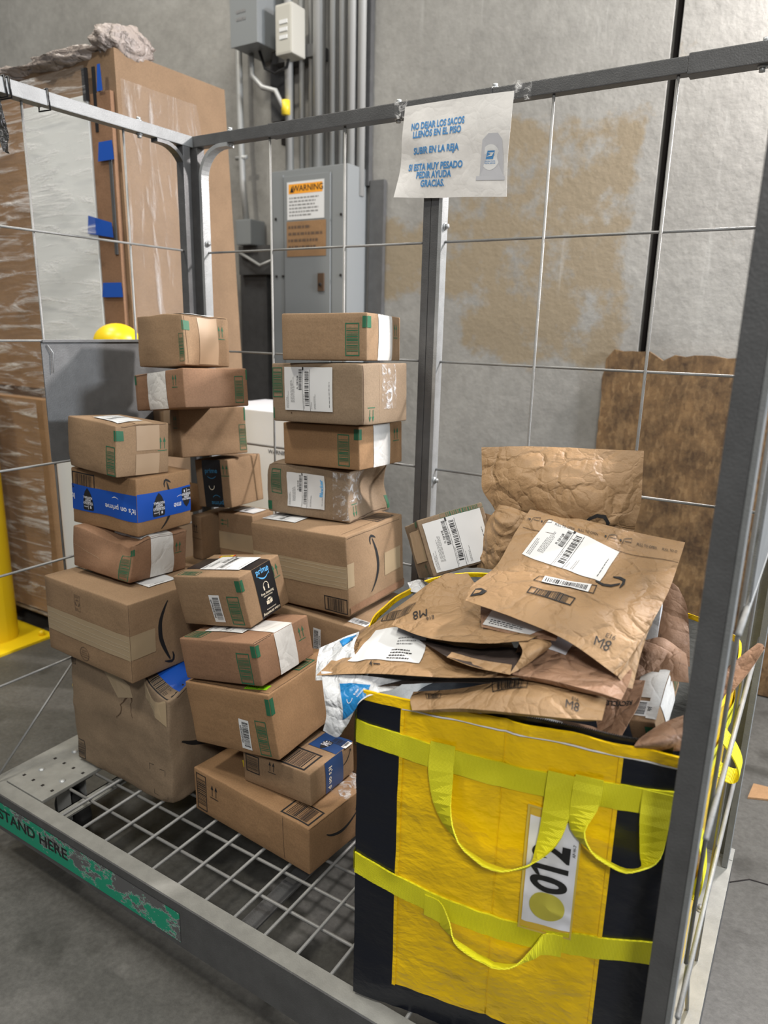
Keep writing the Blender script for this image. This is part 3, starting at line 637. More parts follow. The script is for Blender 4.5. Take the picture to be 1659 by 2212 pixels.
# ------------------------------------------------------------------ surface patches (paper, film)
def crom(p0, p1, p2, p3, t):
    return .5*((2*p1)+(p2-p0)*t+(2*p0-5*p1+4*p2-p3)*t*t+(3*p1-p0-3*p2+p3)*t**3)
class Patch:
    def __init__(s, rows, amp=.004, seed=0, freq=9.0, puff=0.0, fold=1.0):
        s.R = [[Vector(p) for p in r] for r in rows]; s.amp, s.seed, s.freq, s.puff, s.fold = amp, seed, freq, puff, fold
    def base(s, u, v):
        def row(r, u):
            n = len(r)-1; x = min(max(u, 0), 1)*n; i = min(int(x), n-1); t = x-i
            a = r[i-1] if i > 0 else 2*r[0]-r[1]; d = r[i+2] if i+2 <= n else 2*r[n]-r[n-1]
            return crom(a, r[i], r[i+1], d, t)
        m_ = len(s.R)-1; y = min(max(v, 0), 1)*m_; j = min(int(y), m_-1); t = y-j
        c = [row(s.R[k], u) for k in range(max(j-1, 0), min(j+2, m_)+1)]
        if j == 0: c.insert(0, 2*c[0]-c[1])
        if len(c) < 4: c.append(2*c[-1]-c[-2])
        return crom(c[0], c[1], c[2], c[3], t)
    def nrm(s, u, v):
        e = .01; a = s.base(min(u+e, 1), v)-s.base(max(u-e, 0), v); b_ = s.base(u, min(v+e, 1))-s.base(u, max(v-e, 0))
        n = b_.cross(a); return n.normalized() if n.length else Vector((0, 0, 1))
    def __call__(s, u, v, off=0.0):
        p = s.base(u, v); n = s.nrm(u, v); q = p*s.freq+Vector((s.seed*3.7, s.seed*1.3, 0))
        q2 = q+noise.noise_vector(q*.7)*.7
        a = 1-abs(noise.noise(q2))*2.6; b_ = 1-abs(noise.noise(q2*2.1+Vector((5, 5, 5))))*2.6
        w = (a*.55+b_*.30+noise.noise(q2*5)*.12)*s.fold-.3
        edge = min(1, 6*max(0, min(u, 1-u, v, 1-v))+.25)
        k = max(0, 16*u*(1-u)*v*(1-v))**.5*s.puff
        return p+n*(w*s.amp*edge+k+off)
    def fm(s, W, H):
        """metric map over the sheet: origin in the middle, x right, y up"""
        return lambda x, y, off=0: s(.5+x/W, .5-y/H, off)
def sheet(mb, P, key, n=44, m_=44, back=None, th=.0006, thick=0.0):
    G = [[P(i/n, j/m_) for i in range(n+1)] for j in range(m_+1)]
    mb.grid(G, key, True)
    H = []
    for j in range(m_+1):
        r = []
        for i in range(n+1):
            u, v = i/n, j/m_; e = (16*u*(1-u)*v*(1-v))**.4
            r.append(G[j][i]-P.nrm(u, v)*(th+thick*e))
        H.append(r)
    mb.grid(H, back or key, True, True)
    for a, b_ in ((G[0], H[0]), (G[-1], H[-1]), ([r[0] for r in G], [r[0] for r in H]), ([r[-1] for r in G], [r[-1] for r in H])): mb.grid([a, b_], key, False)
def PX(rows): return [[at(*p) for p in r] for r in rows]
# the paper sign
sg = empty('paper_sign', (.87, .75, 1.86), 'creased white paper sign in blue Spanish lettering hanging from the back rail', 'sign')
P = Patch([[(.731, .750, 1.878), (.82, .749, 1.878), (.91, .749, 1.878), (1.006, .750, 1.876)],
           [(.727, .746, 1.81), (.82, .741, 1.81), (.91, .744, 1.81), (1.005, .744, 1.805)],
           [(.722, .750, 1.745), (.815, .744, 1.742), (.91, .748, 1.74), (1.0, .750, 1.735)],
           [(.714, .735, 1.678), (.81, .746, 1.672), (.905, .748, 1.668), (1.003, .75, 1.662)]], .0022, 2, 6.5)
mb = MB(); sheet(mb, P, 'sign', 40, 40)
W_, H_ = .278, .21; f = P.fm(W_, H_)
g = lambda u, v: ((u-.5)*W_, (.5-v)*H_)
def fit_text(mb, fm, s, u0, u1, vc, h, key, bold=.02, off=.0012, sk=0):
    vs, fs = text_mesh(s, bold); xs = [p[0] for p in vs]; wd = max(xs)-min(xs); cx = (g(u0, 0)[0]+g(u1, 0)[0])/2
    sx = (g(u1, 0)[0]-g(u0, 0)[0])/wd; yc = g(0, vc)[1]; mid = (max(xs)+min(xs))/2
    mb.raw([fm(cx+(x-mid)*sx, yc+y*h*1.4, off) for x, y, z in vs], fs, key)
for s_, u0, u1, v in (('NO DEJAR LOS SACOS', .09, .60, .235), ('LLENOS EN EL PISO', .115, .575, .325), ('SUBIR EN LA REJA', .13, .56, .50), ('SI ESTA MUY PESADO', .09, .60, .675), ('PEDIR AYUDA', .18, .505, .76), ('GRACIAS.', .23, .45, .85)):
    fit_text(mb, f, s_, u0, u1, v, .0145, 'blue', .035)
# mailbox picture with the eagle mark
rect(mb, f, *g(.73, .84), *g(.98, .80), 'ink_pale', .0008); poly(mb, f, [g(.76, .80), g(.97, .80), g(.94, .45), (g(.90, .39)), g(.82, .39), g(.77, .45)], 'ink_pale', .0007)
poly(mb, f, [(g(.845, .62)[0]+.023*math.cos(a), g(0, .62)[1]+.026*math.sin(a)) for a in [2*math.pi*i/24 for i in range(24)]], 'label', .0010)
cx, cy = g(.845, .60); poly(mb, f, [(cx-.011, cy-.008), (cx+.007, cy-.008), (cx+.011, cy+.009), (cx-.007, cy+.009)], 'blue', .0014)
poly(mb, f, [(cx-.009, cy-.003), (cx+.007, cy+.003), (cx-.006, cy+.005), (cx+.009, cy+.0055), (cx+.004, cy-.002)], 'label', .0018)
text(mb, f, 'UNITED STATES', cx, cy-.0125, .0026, 'blue', off=.0014); text(mb, f, 'POSTAL SERVICE', cx, cy-.0165, .0026, 'blue', off=.0014)
kid(mb, 'sheet', sg)
# ------------------------------------------------------------------ cardboard boxes
FIT={
 'A1':(0.0833, 0.1727, 0.208, 3.1479, 0.3745, 0.3, 0.3281, 0.0025, 0.0135),
 'A2':(0.0506, 0.1463, 0.538, 3.102, 0.3388, 0.27, 0.1999, -0.015, -0.0022),
 'A3':(0.0925, 0.2066, 0.7568, 3.164, 0.2106, 0.1866, 0.1075, -0.0736, 0.0313),
 'A4':(0.0592, 0.2416, 0.8611, 3.1692, 0.2406, 0.1787, 0.1454, -0.0241, 0.0119),
 'A5':(0.0777, 0.2288, 1.015, 3.0616, 0.2033, 0.1492, 0.1254, -0.0509, 0.0257),
 'D0':(0.5064, 0.2034, 0.2042, 3.0581, 0.381, 0.22, 0.1151, -0.0074, -0.0228),
 'D1':(0.6484, 0.2282, 0.3252, 3.1254, 0.2016, 0.1651, 0.0792, -0.0129, -0.061),
 'D2':(0.5244, 0.1997, 0.3994, 3.1489, 0.2595, 0.25, 0.1557, 0.0356, -0.1594),
 'D3':(0.507, 0.1954, 0.563, 3.1483, 0.2367, 0.1876, 0.0992, 0.0148, -0.1987),
 'D4':(0.4462, 0.2535, 0.6648, 3.1768, 0.2106, 0.1472, 0.1243, 0.1105, -0.1783),
 'C1':(0.4596, 0.493, 0.665, 3.1096, 0.3104, 0.2528, 0.2047, 0.0214, -0.0502),
 'C2':(0.4453, 0.5604, 0.8842, 3.1902, 0.2618, 0.1979, 0.1329, -0.0208, -0.0165),
 'C3':(0.504, 0.5626, 1.0211, 3.099, 0.244, 0.1998, 0.1071, -0.0232, -0.0482),
 'C4':(0.5037, 0.5223, 1.1365, 3.1032, 0.2799, 0.1878, 0.1422, -0.0256, -0.0436),
 'C5':(0.5583, 0.4947, 1.29, 3.3186, 0.2213, 0.2309, 0.1074, -0.0272, -0.0333),
 'B1':(0.15, 0.6598, 0.6751, 3.1777, 0.1489, 0.12, 0.143, 0.0, -0.03),
 'B2':(0.1329, 0.6122, 0.8383, 3.2063, 0.126, 0.17, 0.1416, -0.0111, -0.1038),
 'B3':(0.0107, 0.5654, 0.987, 2.784, 0.2, 0.2317, 0.1335, -0.0522, -0.1029),
 'B4':(0.1014, 0.4312, 1.1356, 2.8976, 0.2648, 0.1838, 0.0956, -0.0625, -0.1149),
 'B5':(0.1239, 0.4295, 1.2554, 3.1552, 0.1691, 0.1629, 0.1292, -0.0676, -0.0764),
 'B0':(0.0946, 0.6116, 0.6705, 3.149, 0.0407, 0.13, 0.1367, 0.0, 0.0123),
 'E':(0.9133, 0.5188, 0.8, 2.2948, 0.3008, 0.1363, 0.1153, -0.102, -0.4266),
 'H':(1.5146, 0.1672, 0.76, 3.1276, 0.0408, 0.1389, 0.0553, 0.3691, -0.1993),
 'C0':(0.4274, 0.4851, 0.55, 3.11, 0.38, 0.27, 0.11, -0.0, -0.0),
 'BS':(-0.042, 0.697, 0.8182, 3.14, 0.07, 0.1, 0.0841, -0.0013, 0.0013),
}
def rotv(a, b):
    w_ = Vector((a, b, 0)); return Matrix.Rotation(w_.length, 3, w_.normalized()) if w_.length > 1e-6 else Matrix.Identity(3)
class Box:
    def __init__(s, fit, mat='card', amp=.0012, bulge=.002, e=.0035, dents=(), seed=1, dims=None, n=16, twist=None):
        ox, oy, oz, t, wl, wr, h, a, b_ = fit
        wl0 = wl
        if dims: wl, wr, h = [d if d else q for d, q in zip(dims, (wl, wr, h))]
        s.d = Vector((wl, wr, h)); s.amp, s.bulge, s.e, s.dents, s.seed, s.mat, s.n = amp, bulge, e, dents, seed, mat, n
        T = rotv(a, b_)
        X = T @ Vector((-math.cos(t), -math.sin(t), 0)); Y = T @ Vector((math.sin(t), -math.cos(t), 0)); Z = T @ Vector((0, 0, 1))
        ox, oy, oz = Vector((ox, oy, oz))+X*(wl0-wl)
        s.M = Matrix(((X.x, Y.x, Z.x, ox), (X.y, Y.y, Z.y, oy), (X.z, Y.z, Z.z, oz), (0, 0, 0, 1)))
        s.mb = MB(); s.parts = []
        s.shell(s.mb)
    def deform(s, P):
        P = Vector(P); q = Vector([min(max(P[i], s.e), s.d[i]-s.e) for i in range(3)]); d = P-q
        if d.length > 1e-9: P = q+d.normalized()*max(abs(c) for c in d)
        c = [min(max(P[i]/s.d[i], 0), 1) for i in range(3)]
        sn = [math.sin(math.pi*k) for k in c]
        off = Vector(((c[0]-.5)*2*sn[1]*sn[2], (c[1]-.5)*2*sn[0]*sn[2], (c[2]-.5)*2*sn[0]*sn[1]))*s.bulge
        nv = noise.noise_vector(P*13+Vector((s.seed*5.1, s.seed*2.3, 0)))*s.amp + noise.noise_vector(P*38+Vector((s.seed, 0, s.seed)))*s.amp*.45
        if P.z < .004: nv.z = 0
        P = P+off+nv
        for (c0, r_, v_) in s.dents:
            k = math.exp(-((P-Vector(c0)).length/r_)**2); P = P+Vector(v_)*k
        return P
    def coordlist(s, L):
        e = s.e; n = max(4, min(s.n, int(L/.014)))
        return [0, e*.3, e]+[e+(L-2*e)*i/n for i in range(1, n)]+[L-e, L-e*.3, L]
    def shell(s, mb):
        X, Y, Z = [s.coordlist(k) for k in s.d]; dx, dy, dz = s.d
        for P in ([[(x, 0, z) for x in X] for z in Z], [[(x, dy, z) for x in X[::-1]] for z in Z], [[(dx, y, z) for y in Y] for z in Z],
                  [[(0, y, z) for y in Y[::-1]] for z in Z], [[(x, y, dz) for x in X] for y in Y], [[(x, y, 0) for x in X[::-1]] for y in Y]):
            mb.grid([[s.deform(p) for p in r] for r in P], s.mat, True)
    def F(s, face):
        dx, dy, dz = s.d
        return {'L': lambda a, b_, o=0: s.deform((a, -o, b_)), 'R': lambda a, b_, o=0: s.deform((dx+o, a, b_)), 'T': lambda a, b_, o=0: s.deform((a, b_, dz+o))}[face]
    def wh(s, face): dx, dy, dz = s.d; return {'L': (dx, dz), 'R': (dy, dz), 'T': (dx, dy)}[face]
    def uv(s, face, u, v): w_, h_ = s.wh(face); return u*w_, (1-v)*h_
    def bar(s, face, u0, v0, u1, v1, key='green', vertical=True, seed=1, mb=None, **k):
        x0, y1 = s.uv(face, u0, v0); x1, y0 = s.uv(face, u1, v1); barcode(mb or s.mb, s.F(face), x0, y0, x1, y1, key, True, vertical, seed, **k)
    def rc(s, face, u0, v0, u1, v1, key, off=.0006, mb=None):
        x0, y1 = s.uv(face, u0, v0); x1, y0 = s.uv(face, u1, v1); rect(mb or s.mb, s.F(face), x0, y0, x1, y1, key, off)
    def arr(s, face, u, v, h, key='green', rot=0): x, y = s.uv(face, u, v); arrows(s.mb, s.F(face), x, y, h, key, rot)
    def sm(s, face, u, v, L, rot, flip=1, key='ink'): x, y = s.uv(face, u, v); smile(s.mb, s.F(face), x, y, L, key, rot, flip)
    def tab(s, v0, v1, a=.06, b_=.06):
        for f_, u0, u1 in (('L', 1-a, 1), ('R', 0, b_)):
            x0, y1 = s.uv(f_, u0, v0); x1, y0 = s.uv(f_, u1, v1); rect(s.mb, s.F(f_), x0, y0, x1, y1, 'green', .0011, .0016)
    def seam(s, face, u0, v0, u1, v1, w_=.0012, key='seam'):
        x0, y0 = s.uv(face, u0, v0); x1, y1 = s.uv(face, u1, v1)
        n = 10; stroke(s.mb, s.F(face), [(x0+(x1-x0)*i/n, y0+(y1-y0)*i/n+.0006*math.sin(i*3+s.seed)) for i in range(n+1)], w_, key, .0005)
    def fm(s, face, u, v, rot=0): x, y = s.uv(face, u, v); return sub(s.F(face), x, y, rot)
    def tape(s, rects, key, name='packing_tape', off=.0010, label=None, extra=None):
        mb = MB()
        for r in rects: s.rc(*r[:5], key, off, mb)
        if extra: extra(mb, off+.0006)
        s.parts.append((mb, name, label))
    def lab(s, face, u, v, w_, h_, rot=0, seed=1, route='FL 328 9-08'):
        s.parts.append(('ship', s.fm(face, u, v, rot), w_, h_, seed, route))
    def sticker(s, face, u, v, w_, h_, rot, draw, name='sticker', label=None, key='label'):
        mb = MB(); f = s.fm(face, u, v, rot); rect(mb, f, -w_/2, -h_/2, w_/2, h_/2, key, .0009); draw(mb, f, w_, h_, .0014); s.parts.append((mb, name, label))
    def done(s, label, cat='box', name='cardboard_box', group='cardboard parcels on the cart'):
        o = s.mb.build(name, label=label, cat=cat, group=group, mat=s.M, merge=False)
        for p in s.parts:
            if p[0] == 'ship': ship_label(p[1], p[2], p[3], p[4], parent=o, route=p[5], off=.0024)
            else: p[0].build(p[1], o, p[2])
        return o
def code_sticker(txt, seed=1):
    def d(mb, f, w_, h_, o):
        barcode(mb, f, -w_*.42, -h_*.20, w_*.42, h_*.40, 'ink', False, False, seed, o); text(mb, f, txt, 0, -h_*.34, h_*.16, 'ink', off=o, bold=.02)
    return d
def hollow_text(mb, f, s_, x, y, h, key, rot=0, off=.0016, sx=1): text(mb, f, s_, x, y, h, key, rot, sx, .015, off)
def football(mb, f, x, y, k, off):
    g_ = sub(f, x, y, 0, k, k)
    pts = [(0, .55)]+[(.16+.18*math.sin(t*1.5), .38-t*.55) for t in (0, .2, .4, .6, .8, 1.0, 1.2)]+[(.33, -.42), (.28, -.5), (-.28, -.5), (-.33, -.42)]+[(-.16-.18*math.sin(t*1.5), .38-t*.55) for t in (1.2, 1.0, .8, .6, .4, .2, 0)]
    poly(mb, g_, pts[::-1], 'ink', off)
    for t, yy, h in (('FOOTBALL', .10, .10), ('NIGHT', -.02, .10), ('THURSDAY', -.14, .10)): text(mb, g_, t, 0, yy, h, 'white', 180, .9, .03, off+.0005)
    rect(mb, g_, -.3, -.23, .3, -.215, 'white', off+.0005, 1); rect(mb, g_, -.01, -.45, .01, -.25, 'white', off+.0005, 1)
    text(mb, g_, 'prime', -.16, -.34, .07, 'white', 180, off=off+.0005); rect(mb, g_, .12, -.40, .2, -.28, 'white', off+.0005, 1)
# --- front left stack, bottom to top
b = Box(FIT['A1'], 'card_grey', amp=.0045, bulge=.006, e=.006, seed=3, n=26, dents=(((.37, .0, .33), .07, (-.004, .004, -.035)), ((.36, .02, .34), .03, (-.012, .008, -.01)), ((.24, 0, .31), .05, (0, .022, -.01)), ((.17, 0, .335), .09, (0, .012, -.012)), ((.23, 0, .24), .035, (0, .012, 0)), ((.372, 0, .0), .02, (-.008, .006, .004)), ((.0, 0, .34), .10, (.0, .01, -.008))))
b.bar('L', .0, .80, .10, .985, 'ink'); b.bar('L', .0, -.0 + .02, .05, .12, 'ink', False); b.bar('T', .72, .80, .98, .99, 'ink', False)
for u, v in ((.80, .69), (.93, .71), (.83, .95), (.955, .975)):
    x, y = b.uv('L', u, v); sx = 1 if u in (.80, .83) else -1; sy = -1 if v < .8 else 1
    rect(b.mb, b.F('L'), x, y, x+sx*.016, y+.001, 'ink'); rect(b.mb, b.F('L'), x, y, x+.001, y+sy*.014, 'ink')
def jag(u, v, L, n, sd, w_=.0022):
    rnd = random.Random(sd); x, y = b.uv('L', u, v); pts = [(x, y)]
    for i in range(n): x += rnd.uniform(-.006, .006)+L[0]/n; y += rnd.uniform(-.004, .002)+L[1]/n; pts.append((x, y))
    stroke(b.mb, b.F('L'), pts, [w_*(1-.6*i/n)*(1.5 if i == 1 else 1) for i in range(n+1)], 'seam', .0008)
jag(.565, .215, (-.018, -.055), 9, 4, .004); jag(.575, .215, (.03, -.05), 8, 6, .003); jag(.56, .21, (.006, .012), 4, 8, .006)
b.seam('R', .0, .02, 1, .02, .002); b.sm('R', .55, .50, .26, 0, 1)
mbt = MB()
for P_ in ([(.30, .0), (.42, .0), (.56, .12), (.60, .22), (.50, .24), (.40, .12)], [(.72, .0), (.98, .02), (.985, .30), (.88, .26), (.76, .14)]): poly(mbt, b.F('L'), [b.uv('L', *q) for q in P_], 'tape_clear', .0012)
b.parts.append((mbt, 'packing_tape', 'torn glossy tape scraps'))
b.sticker('T', .86, .50, .10, .22, 0, lambda mb, f, w_, h_, o: None, 'packing_tape', 'blue tape on the top flaps', 'tape_blue')
b.done('large crushed greyish box with a torn hole, bottom of the front left stack')
b = Box(FIT['A2'], 'card', amp=.0012, seed=4)
def creases(vs_):
    def ex_(mb, o):
        for v in vs_:
            x0, y0 = b.uv('L', .02, v); x1, y1 = b.uv('L', .99, v+.012)
            stroke(mb, b.F('L'), [(x0+(x1-x0)*i/12, y0+(y1-y0)*i/12+.0008*math.sin(i*2+v*40)) for i in range(13)], .0011, 'tape_line', o)
    return ex_
b.tape([('L', .015, .40, 1.0, .71), ('R', 0, .40, .26, .70)], 'tape_clear', label='wide glossy paper tape', extra=creases((.46, .53, .57, .64)))
b.seam('R', 0, .0, 0, 1, .0012)
b.sm('R', .40, .52, .165, -90, 1); b.bar('T', .0, .45, .22, .68, 'ink', True)
b.lab('T', .66, .47, .085, .125, 90, 5, 'SANFORD')
x, y = b.uv('L', .42, .22); f = b.fm('L', .42, .21)
for a in ((-.011, -.021, .011, -.020), (-.011, .020, .011, .021), (-.011, -.021, -.010, .021), (.010, -.021, .011, .021)): rect(b.mb, f, *a, 'ink_soft')
for k in range(3):
    a = math.radians(90+120*k); stroke(b.mb, f, [(.008*math.cos(a+t), .008*math.sin(a+t)) for t in (-.75, -.4, 0, .4, .75)], [.003, .003, .003, .004, .001], 'ink_soft')
bars_text(b.mb, f, -.009, -.019, .009, -.013, 2, 'ink_soft', 3); bars_text(b.mb, f, -.009, .013, .009, .019, 2, 'ink_soft', 5)
f = b.fm('L', .46, .87)
stroke(b.mb, f, [(.018*math.cos(t/24*2*math.pi), .018*math.sin(t/24*2*math.pi)) for t in range(25)], .0016, 'ink_soft')
for k, t in enumerate(('THIS BOX', 'MEETS ALL', 'CONSTRUCTION', 'REQUIREMENTS')): text(b.mb, f, t, 0, .009-.006*k, .0035, 'ink_soft')
b.done('large taped brown box with curved arrow mark, second from bottom of front left stack')
b = Box(FIT['A3'], 'card_red', amp=.003, bulge=.003, e=.004, seed=6, n=20, dents=(((.12, .0, .105), .050, (0, .030, -.026)), ((.185, 0, .10), .035, (.0, .012, -.020)), ((.205, .0, .05), .03, (.002, .006, 0)), ((.08, 0, .05), .03, (0, .006, 0))))
b.bar('L', .82, .30, .97, .97, 'green'); b.tab(.12, .30, .05, .04); b.arr('R', .83, .38, .030)
b.tape([('R', .34, .0, .74, .985), ('T', .90, .26, 1.0, .66)], 'tape_white', label='wrinkled white paper tape')
b.lab('T', .70, .60, .075, .11, 90, 7); b.seam('R', .0, .04, 1, .04); b.seam('L', .02, .45, .45, .62, .001, 'tape_kraft')
b.done('crushed reddish box with wrinkled white tape, under the blue taped box')
b = Box(FIT['A4'], 'card_warm', amp=.0016, bulge=.004, seed=7, dents=(((.12, 0, .02), .05, (0, .006, .0)),))
b.bar('L', .02, .06, .38, .36, 'ink', False, 3); b.sm('R', .50, .52, .13, 80, 1)
def ex(mb, o):
    f = b.fm('L', .36, .52, 0)
    football(mb, sub(f, -.022, 0, 0), 0, 0, .056, o)
    hollow_text(mb, b.fm('L', .765, .56, 180), "It's on prime", .0, .0, .0135, 'white', 0, o, 1.12)
    fs = b.fm('L', .70, .40, 0); stroke(mb, fs, [(-.012+.024*i/10, .004*math.sin(math.pi*i/10)) for i in range(11)], [.0004, .001, .0015, .0018, .002, .002, .0018, .0015, .0012, .0008, .0004], 'white', o)
    hollow_text(mb, b.fm('L', .035, .50, 180), "It", 0, 0, .0150, 'white', 0, o)
    football(mb, b.fm('R', .37, .51, 0), 0, 0, .058, o); hollow_text(mb, b.fm('R', .72, .58, 180), "me", .0, .0, .0150, 'white', 0, o)
    football(mb, b.fm('R', .90, .47, 180), 0, 0, .050, o)
    for u in (.90,):
        fs = b.fm('R', .78, .43, 0); stroke(mb, fs, [(-.012+.020*i/6, .003*math.sin(math.pi*i/6)) for i in range(7)], .0012, 'white', o)
b.tape([('L', .0, .29, 1.0, .745), ('R', 0, .27, 1.0, .745)], 'tape_blue', label="blue tape printed It's on prime upside down", extra=ex)
b.done('brown box wrapped in bright blue printed tape, fourth up in the front left stack')
b = Box(FIT['A5'], 'card', amp=.0016, bulge=.004, seed=9, dents=(((.19, .02, .125), .02, (-.003, .002, -.006)), ((.0, .0, .0), .02, (.004, .003, 0))))
b.bar('L', .82, .42, .985, .985, 'green'); b.tab(.10, .30, .03, .13); b.arr('R', .86, .40, .034)
b.tape([('R', .36, .03, .80, .50), ('R', .35, .57, .80, .99), ('T', .78, .30, 1.0, .62)], 'tape_kraft', label='wrinkled brown paper tape in two pieces')
b.lab('T', .60, .60, .07, .105, 90, 11); b.seam('R', .10, .015, .95, .015, .0018); b.seam('T', .98, .05, .98, .95)
b.done('small brown box with two brown tape patches, top of the front left stack')
# --- rear left stack
hb = lambda x0, y0, z0, x1, y1, z1: (x0, y0, z0, math.pi, x1-x0, y1-y0, z1-z0, 0, 0)
b = Box(hb(.07, .50, .203, .42, .752, .668), 'card', seed=11, n=8); b.seam('T', .0, .5, 1, .5); b.done('tall brown box on the deck mostly hidden behind the front left stack')
b = Box(FIT['B0'], 'card', seed=12, n=8); b.arr('L', .45, .28, .026, 'ink'); b.seam('L', .0, .50, 1, .52); b.done('narrow brown box with two black arrows, just right of the blue taped box')
b = Box(FIT['BS'], 'card_warm', seed=13, n=6, dims=(.07, .045, .08)); b.M.translation = Vector((.02, .62, .812)); b.rc('L', .70, .0, .73, 1, 'green'); b.done('sliver of a small brown box peeking out behind the blue taped box')
b = Box(FIT['B1'], 'card', seed=14, dims=(.135, .10, None), n=10); b.arr('L', .18, .22, .030, 'green', 90); b.tape([('L', .0, .42, 1, .80)], 'tape_clear', label='band of brown tape')
b.lab('T', .62, .5, .06, .08, 90, 13); b.done('brown box with sideways green arrows, below the black taped box in the rear')
b = Box(FIT['B2'], 'card', amp=.001, seed=15, dims=(None, .15, None))
def ex2(mb, o):
    f = b.fm('L', .52, .5, 0)
    hollow_text(mb, f, 'prime', -.004, .038, .014, 'sky_dim', 0, o); stroke(mb, f, [(-.018+.030*i/10, .022-.006*math.sin(math.pi*i/10)) for i in range(11)], .002, 'sky_dim', o)
    stroke(mb, f, [(-.006+.010*math.cos(t), -.006-.012*math.sin(t)) for t in [math.pi*i/8 for i in range(9)]], .002, 'cream', o)
    hollow_text(mb, f, 'prime', .010, -.058, .014, 'sky_dim', 180, o); stroke(mb, f, [(-.006+.028*i/10, -.040+.006*math.sin(math.pi*i/10)) for i in range(11)], .002, 'sky_dim', o)
b.tape([('L', .22, 0, .78, 1.0)], 'tape_black', label='black tape with light blue prime print', extra=ex2); b.arr('L', .90, .22, .034); b.seam('L', .0, .0, 0, 1)
b.done('brown box with vertical black printed tape strip, middle of the rear left stack')
b = Box(FIT['B3'], 'card', amp=.0014, seed=16, dims=(.2, .20, None))
b.arr('L', .86, .26, .036); b.bar('R', .88, .38, .985, .93, 'green'); b.tape([('L', .45, .0, .70, .30), ('T', .45, .6, .70, 1.0)], 'tape_kraft', label='torn brown tape'); b.rc('R', .97, .02, 1, .30, 'green')
b.seam('L', .3, .02, 1, .0); b.done('long brown box without tape strip, third from the top of the rear left stack')
b = Box(FIT['B4'], 'card_red', amp=.0012, seed=17); b.M.translation = Vector((.1014, .4312, 1.1370))
b.tape([('L', .30, -.0, .68, 1.0), ('T', .30, .75, .68, 1.0)], 'tape_white', label='strip of white paper tape'); b.arr('L', .84, .30, .032); b.rc('L', .0, .02, .05, .28, 'green')
b.bar('R', .78, .20, .92, .90, 'green'); b.rc('R', .97, .03, 1.0, .30, 'green'); b.seam('L', .0, .05, .30, .02, .002); b.done('long reddish box with white tape strip, second from top of rear left stack')
b = Box(FIT['B5'], 'card', amp=.0022, bulge=.005, seed=18, dents=(((.17, .02, .13), .03, (-.006, .002, -.004)), ((.17, .08, .129), .03, (-.0, 0, -.004))))
b.tab(.12, .32, .02, .12); b.bar('L', .90, .38, .99, .92, 'green'); b.arr('R', .80, .32, .034)
b.tape([('R', .30, .04, .72, .97)], 'tape_kraft', label='crumpled tape over the end flap'); b.lab('T', .70, .5, .06, .10, 90, 19); b.seam('R', .02, .0, 1, .03, .002); b.seam('R', .03, .02, .06, .95, .0012)
b.done('brown box with a crumpled end flap, topmost of the rear left stack')
# --- rear middle stack
b = Box(hb(.45, .478, .203, .832, .752, .549), 'card', seed=21, n=10, amp=.0008); b.bar('L', .90, .15, .985, .60, 'green'); b.seam('L', .99, 0, .99, 1); b.done('tall brown box on the deck, bottom of the rear middle stack')
b = Box(FIT['C0'], 'card', seed=22, dims=(None, .265, None), amp=.0008, bulge=.001)
b.sticker('L', .655, .55, .06, .024, 90, code_sticker('spODrjY46', 3), 'barcode_sticker'); b.sticker('T', .93, .86, .055, .028, 0, code_sticker('spOWcPrTL', 5), 'barcode_sticker')
b.done('flat brown box under the big taped box, with barcode stickers')
b = Box(FIT['C1'], 'card', seed=23, amp=.0012, bulge=.003)
b.tape([('L', .0, .37, 1.0, .66), ('R', 0, .34, .10, .64), ('R', .62, .40, .93, .70)], 'tape_clear', label='wide glossy paper tape with creases', extra=creases((.39, .43, .50, .56, .61)))
b.bar('L', .76, .78, .99, .97, 'ink', False, 7); b.sm('R', .42, .46, .150, 86, 1); b.lab('T', .20, .70, .075, .115, 90, 23)
b.bar('T', .80, .10, .97, .40, 'ink', True, 3); b.seam('R', .02, .03, 1, .05); b.seam('T', .93, .0, .93, 1); b.rc('R', .02, .88, 1.0, .97, 'card_red', .0022)
b.done('big brown box with creased tape band and black curved arrow, under the crushed parcel')
b = Box(FIT['C2'], 'card_grey', amp=.0035, bulge=-.004, e=.005, seed=24, n=22, dents=(((.262, .13, .085), .055, (-.045, 0, -.002)), ((.262, .06, .10), .03, (-.008, 0, 0)), ((.262, .0, .05), .03, (-.008, .004, 0)), ((.26, .19, .01), .03, (.010, 0, 0)), ((.0, 0, .13), .02, (.004, .002, -.003))))
b.bar('L', .06, .10, .185, .60, 'green', True, 4); b.rc('L', .0, .78, .06, .96, 'green'); b.lab('L', .48, .48, .088, .115, 90, 25)
x, y = b.uv('L', .66, .40); text(b.mb, b.F('L'), 'Blocker', x, y, .010, 'sky', 90, 1, .03, .0032)
b.arr('R', .16, .78, .034, 'green', 180); b.tape([('R', .0, .05, .55, .70), ('L', .80, .05, 1, .95)], 'clear', label='glossy clear tape'); b.seam('L', .02, .0, .98, .02, .002); b.seam('R', .02, .98, .9, .93, .002)
b.rc('R', .93, .70, .99, .95, 'green'); b.done('crushed greyish parcel with a wrinkled shipping label, caved in on its right side')
b = Box(FIT['C3'], 'card_warm', seed=25, amp=.0006, bulge=.001, dims=(None, .19, None))
b.bar('L', .735, .20, .88, .93, 'green', True, 6); b.tab(.07, .31, .06, .05); b.arr('R', .84, .30, .034); b.tape([('R', .31, .0, .69, 1.0)], 'tape_white', label='clean white paper tape')
b.done('clean orange-brown box with white tape, between the two labelled parcels')
b = Box(FIT['C4'], 'card_grey', seed=26, amp=.001, bulge=.002, dents=(((.28, 0, .14), .012, (-.003, .002, -.004)), ((.28, 0, .0), .014, (-.004, .003, .002))))
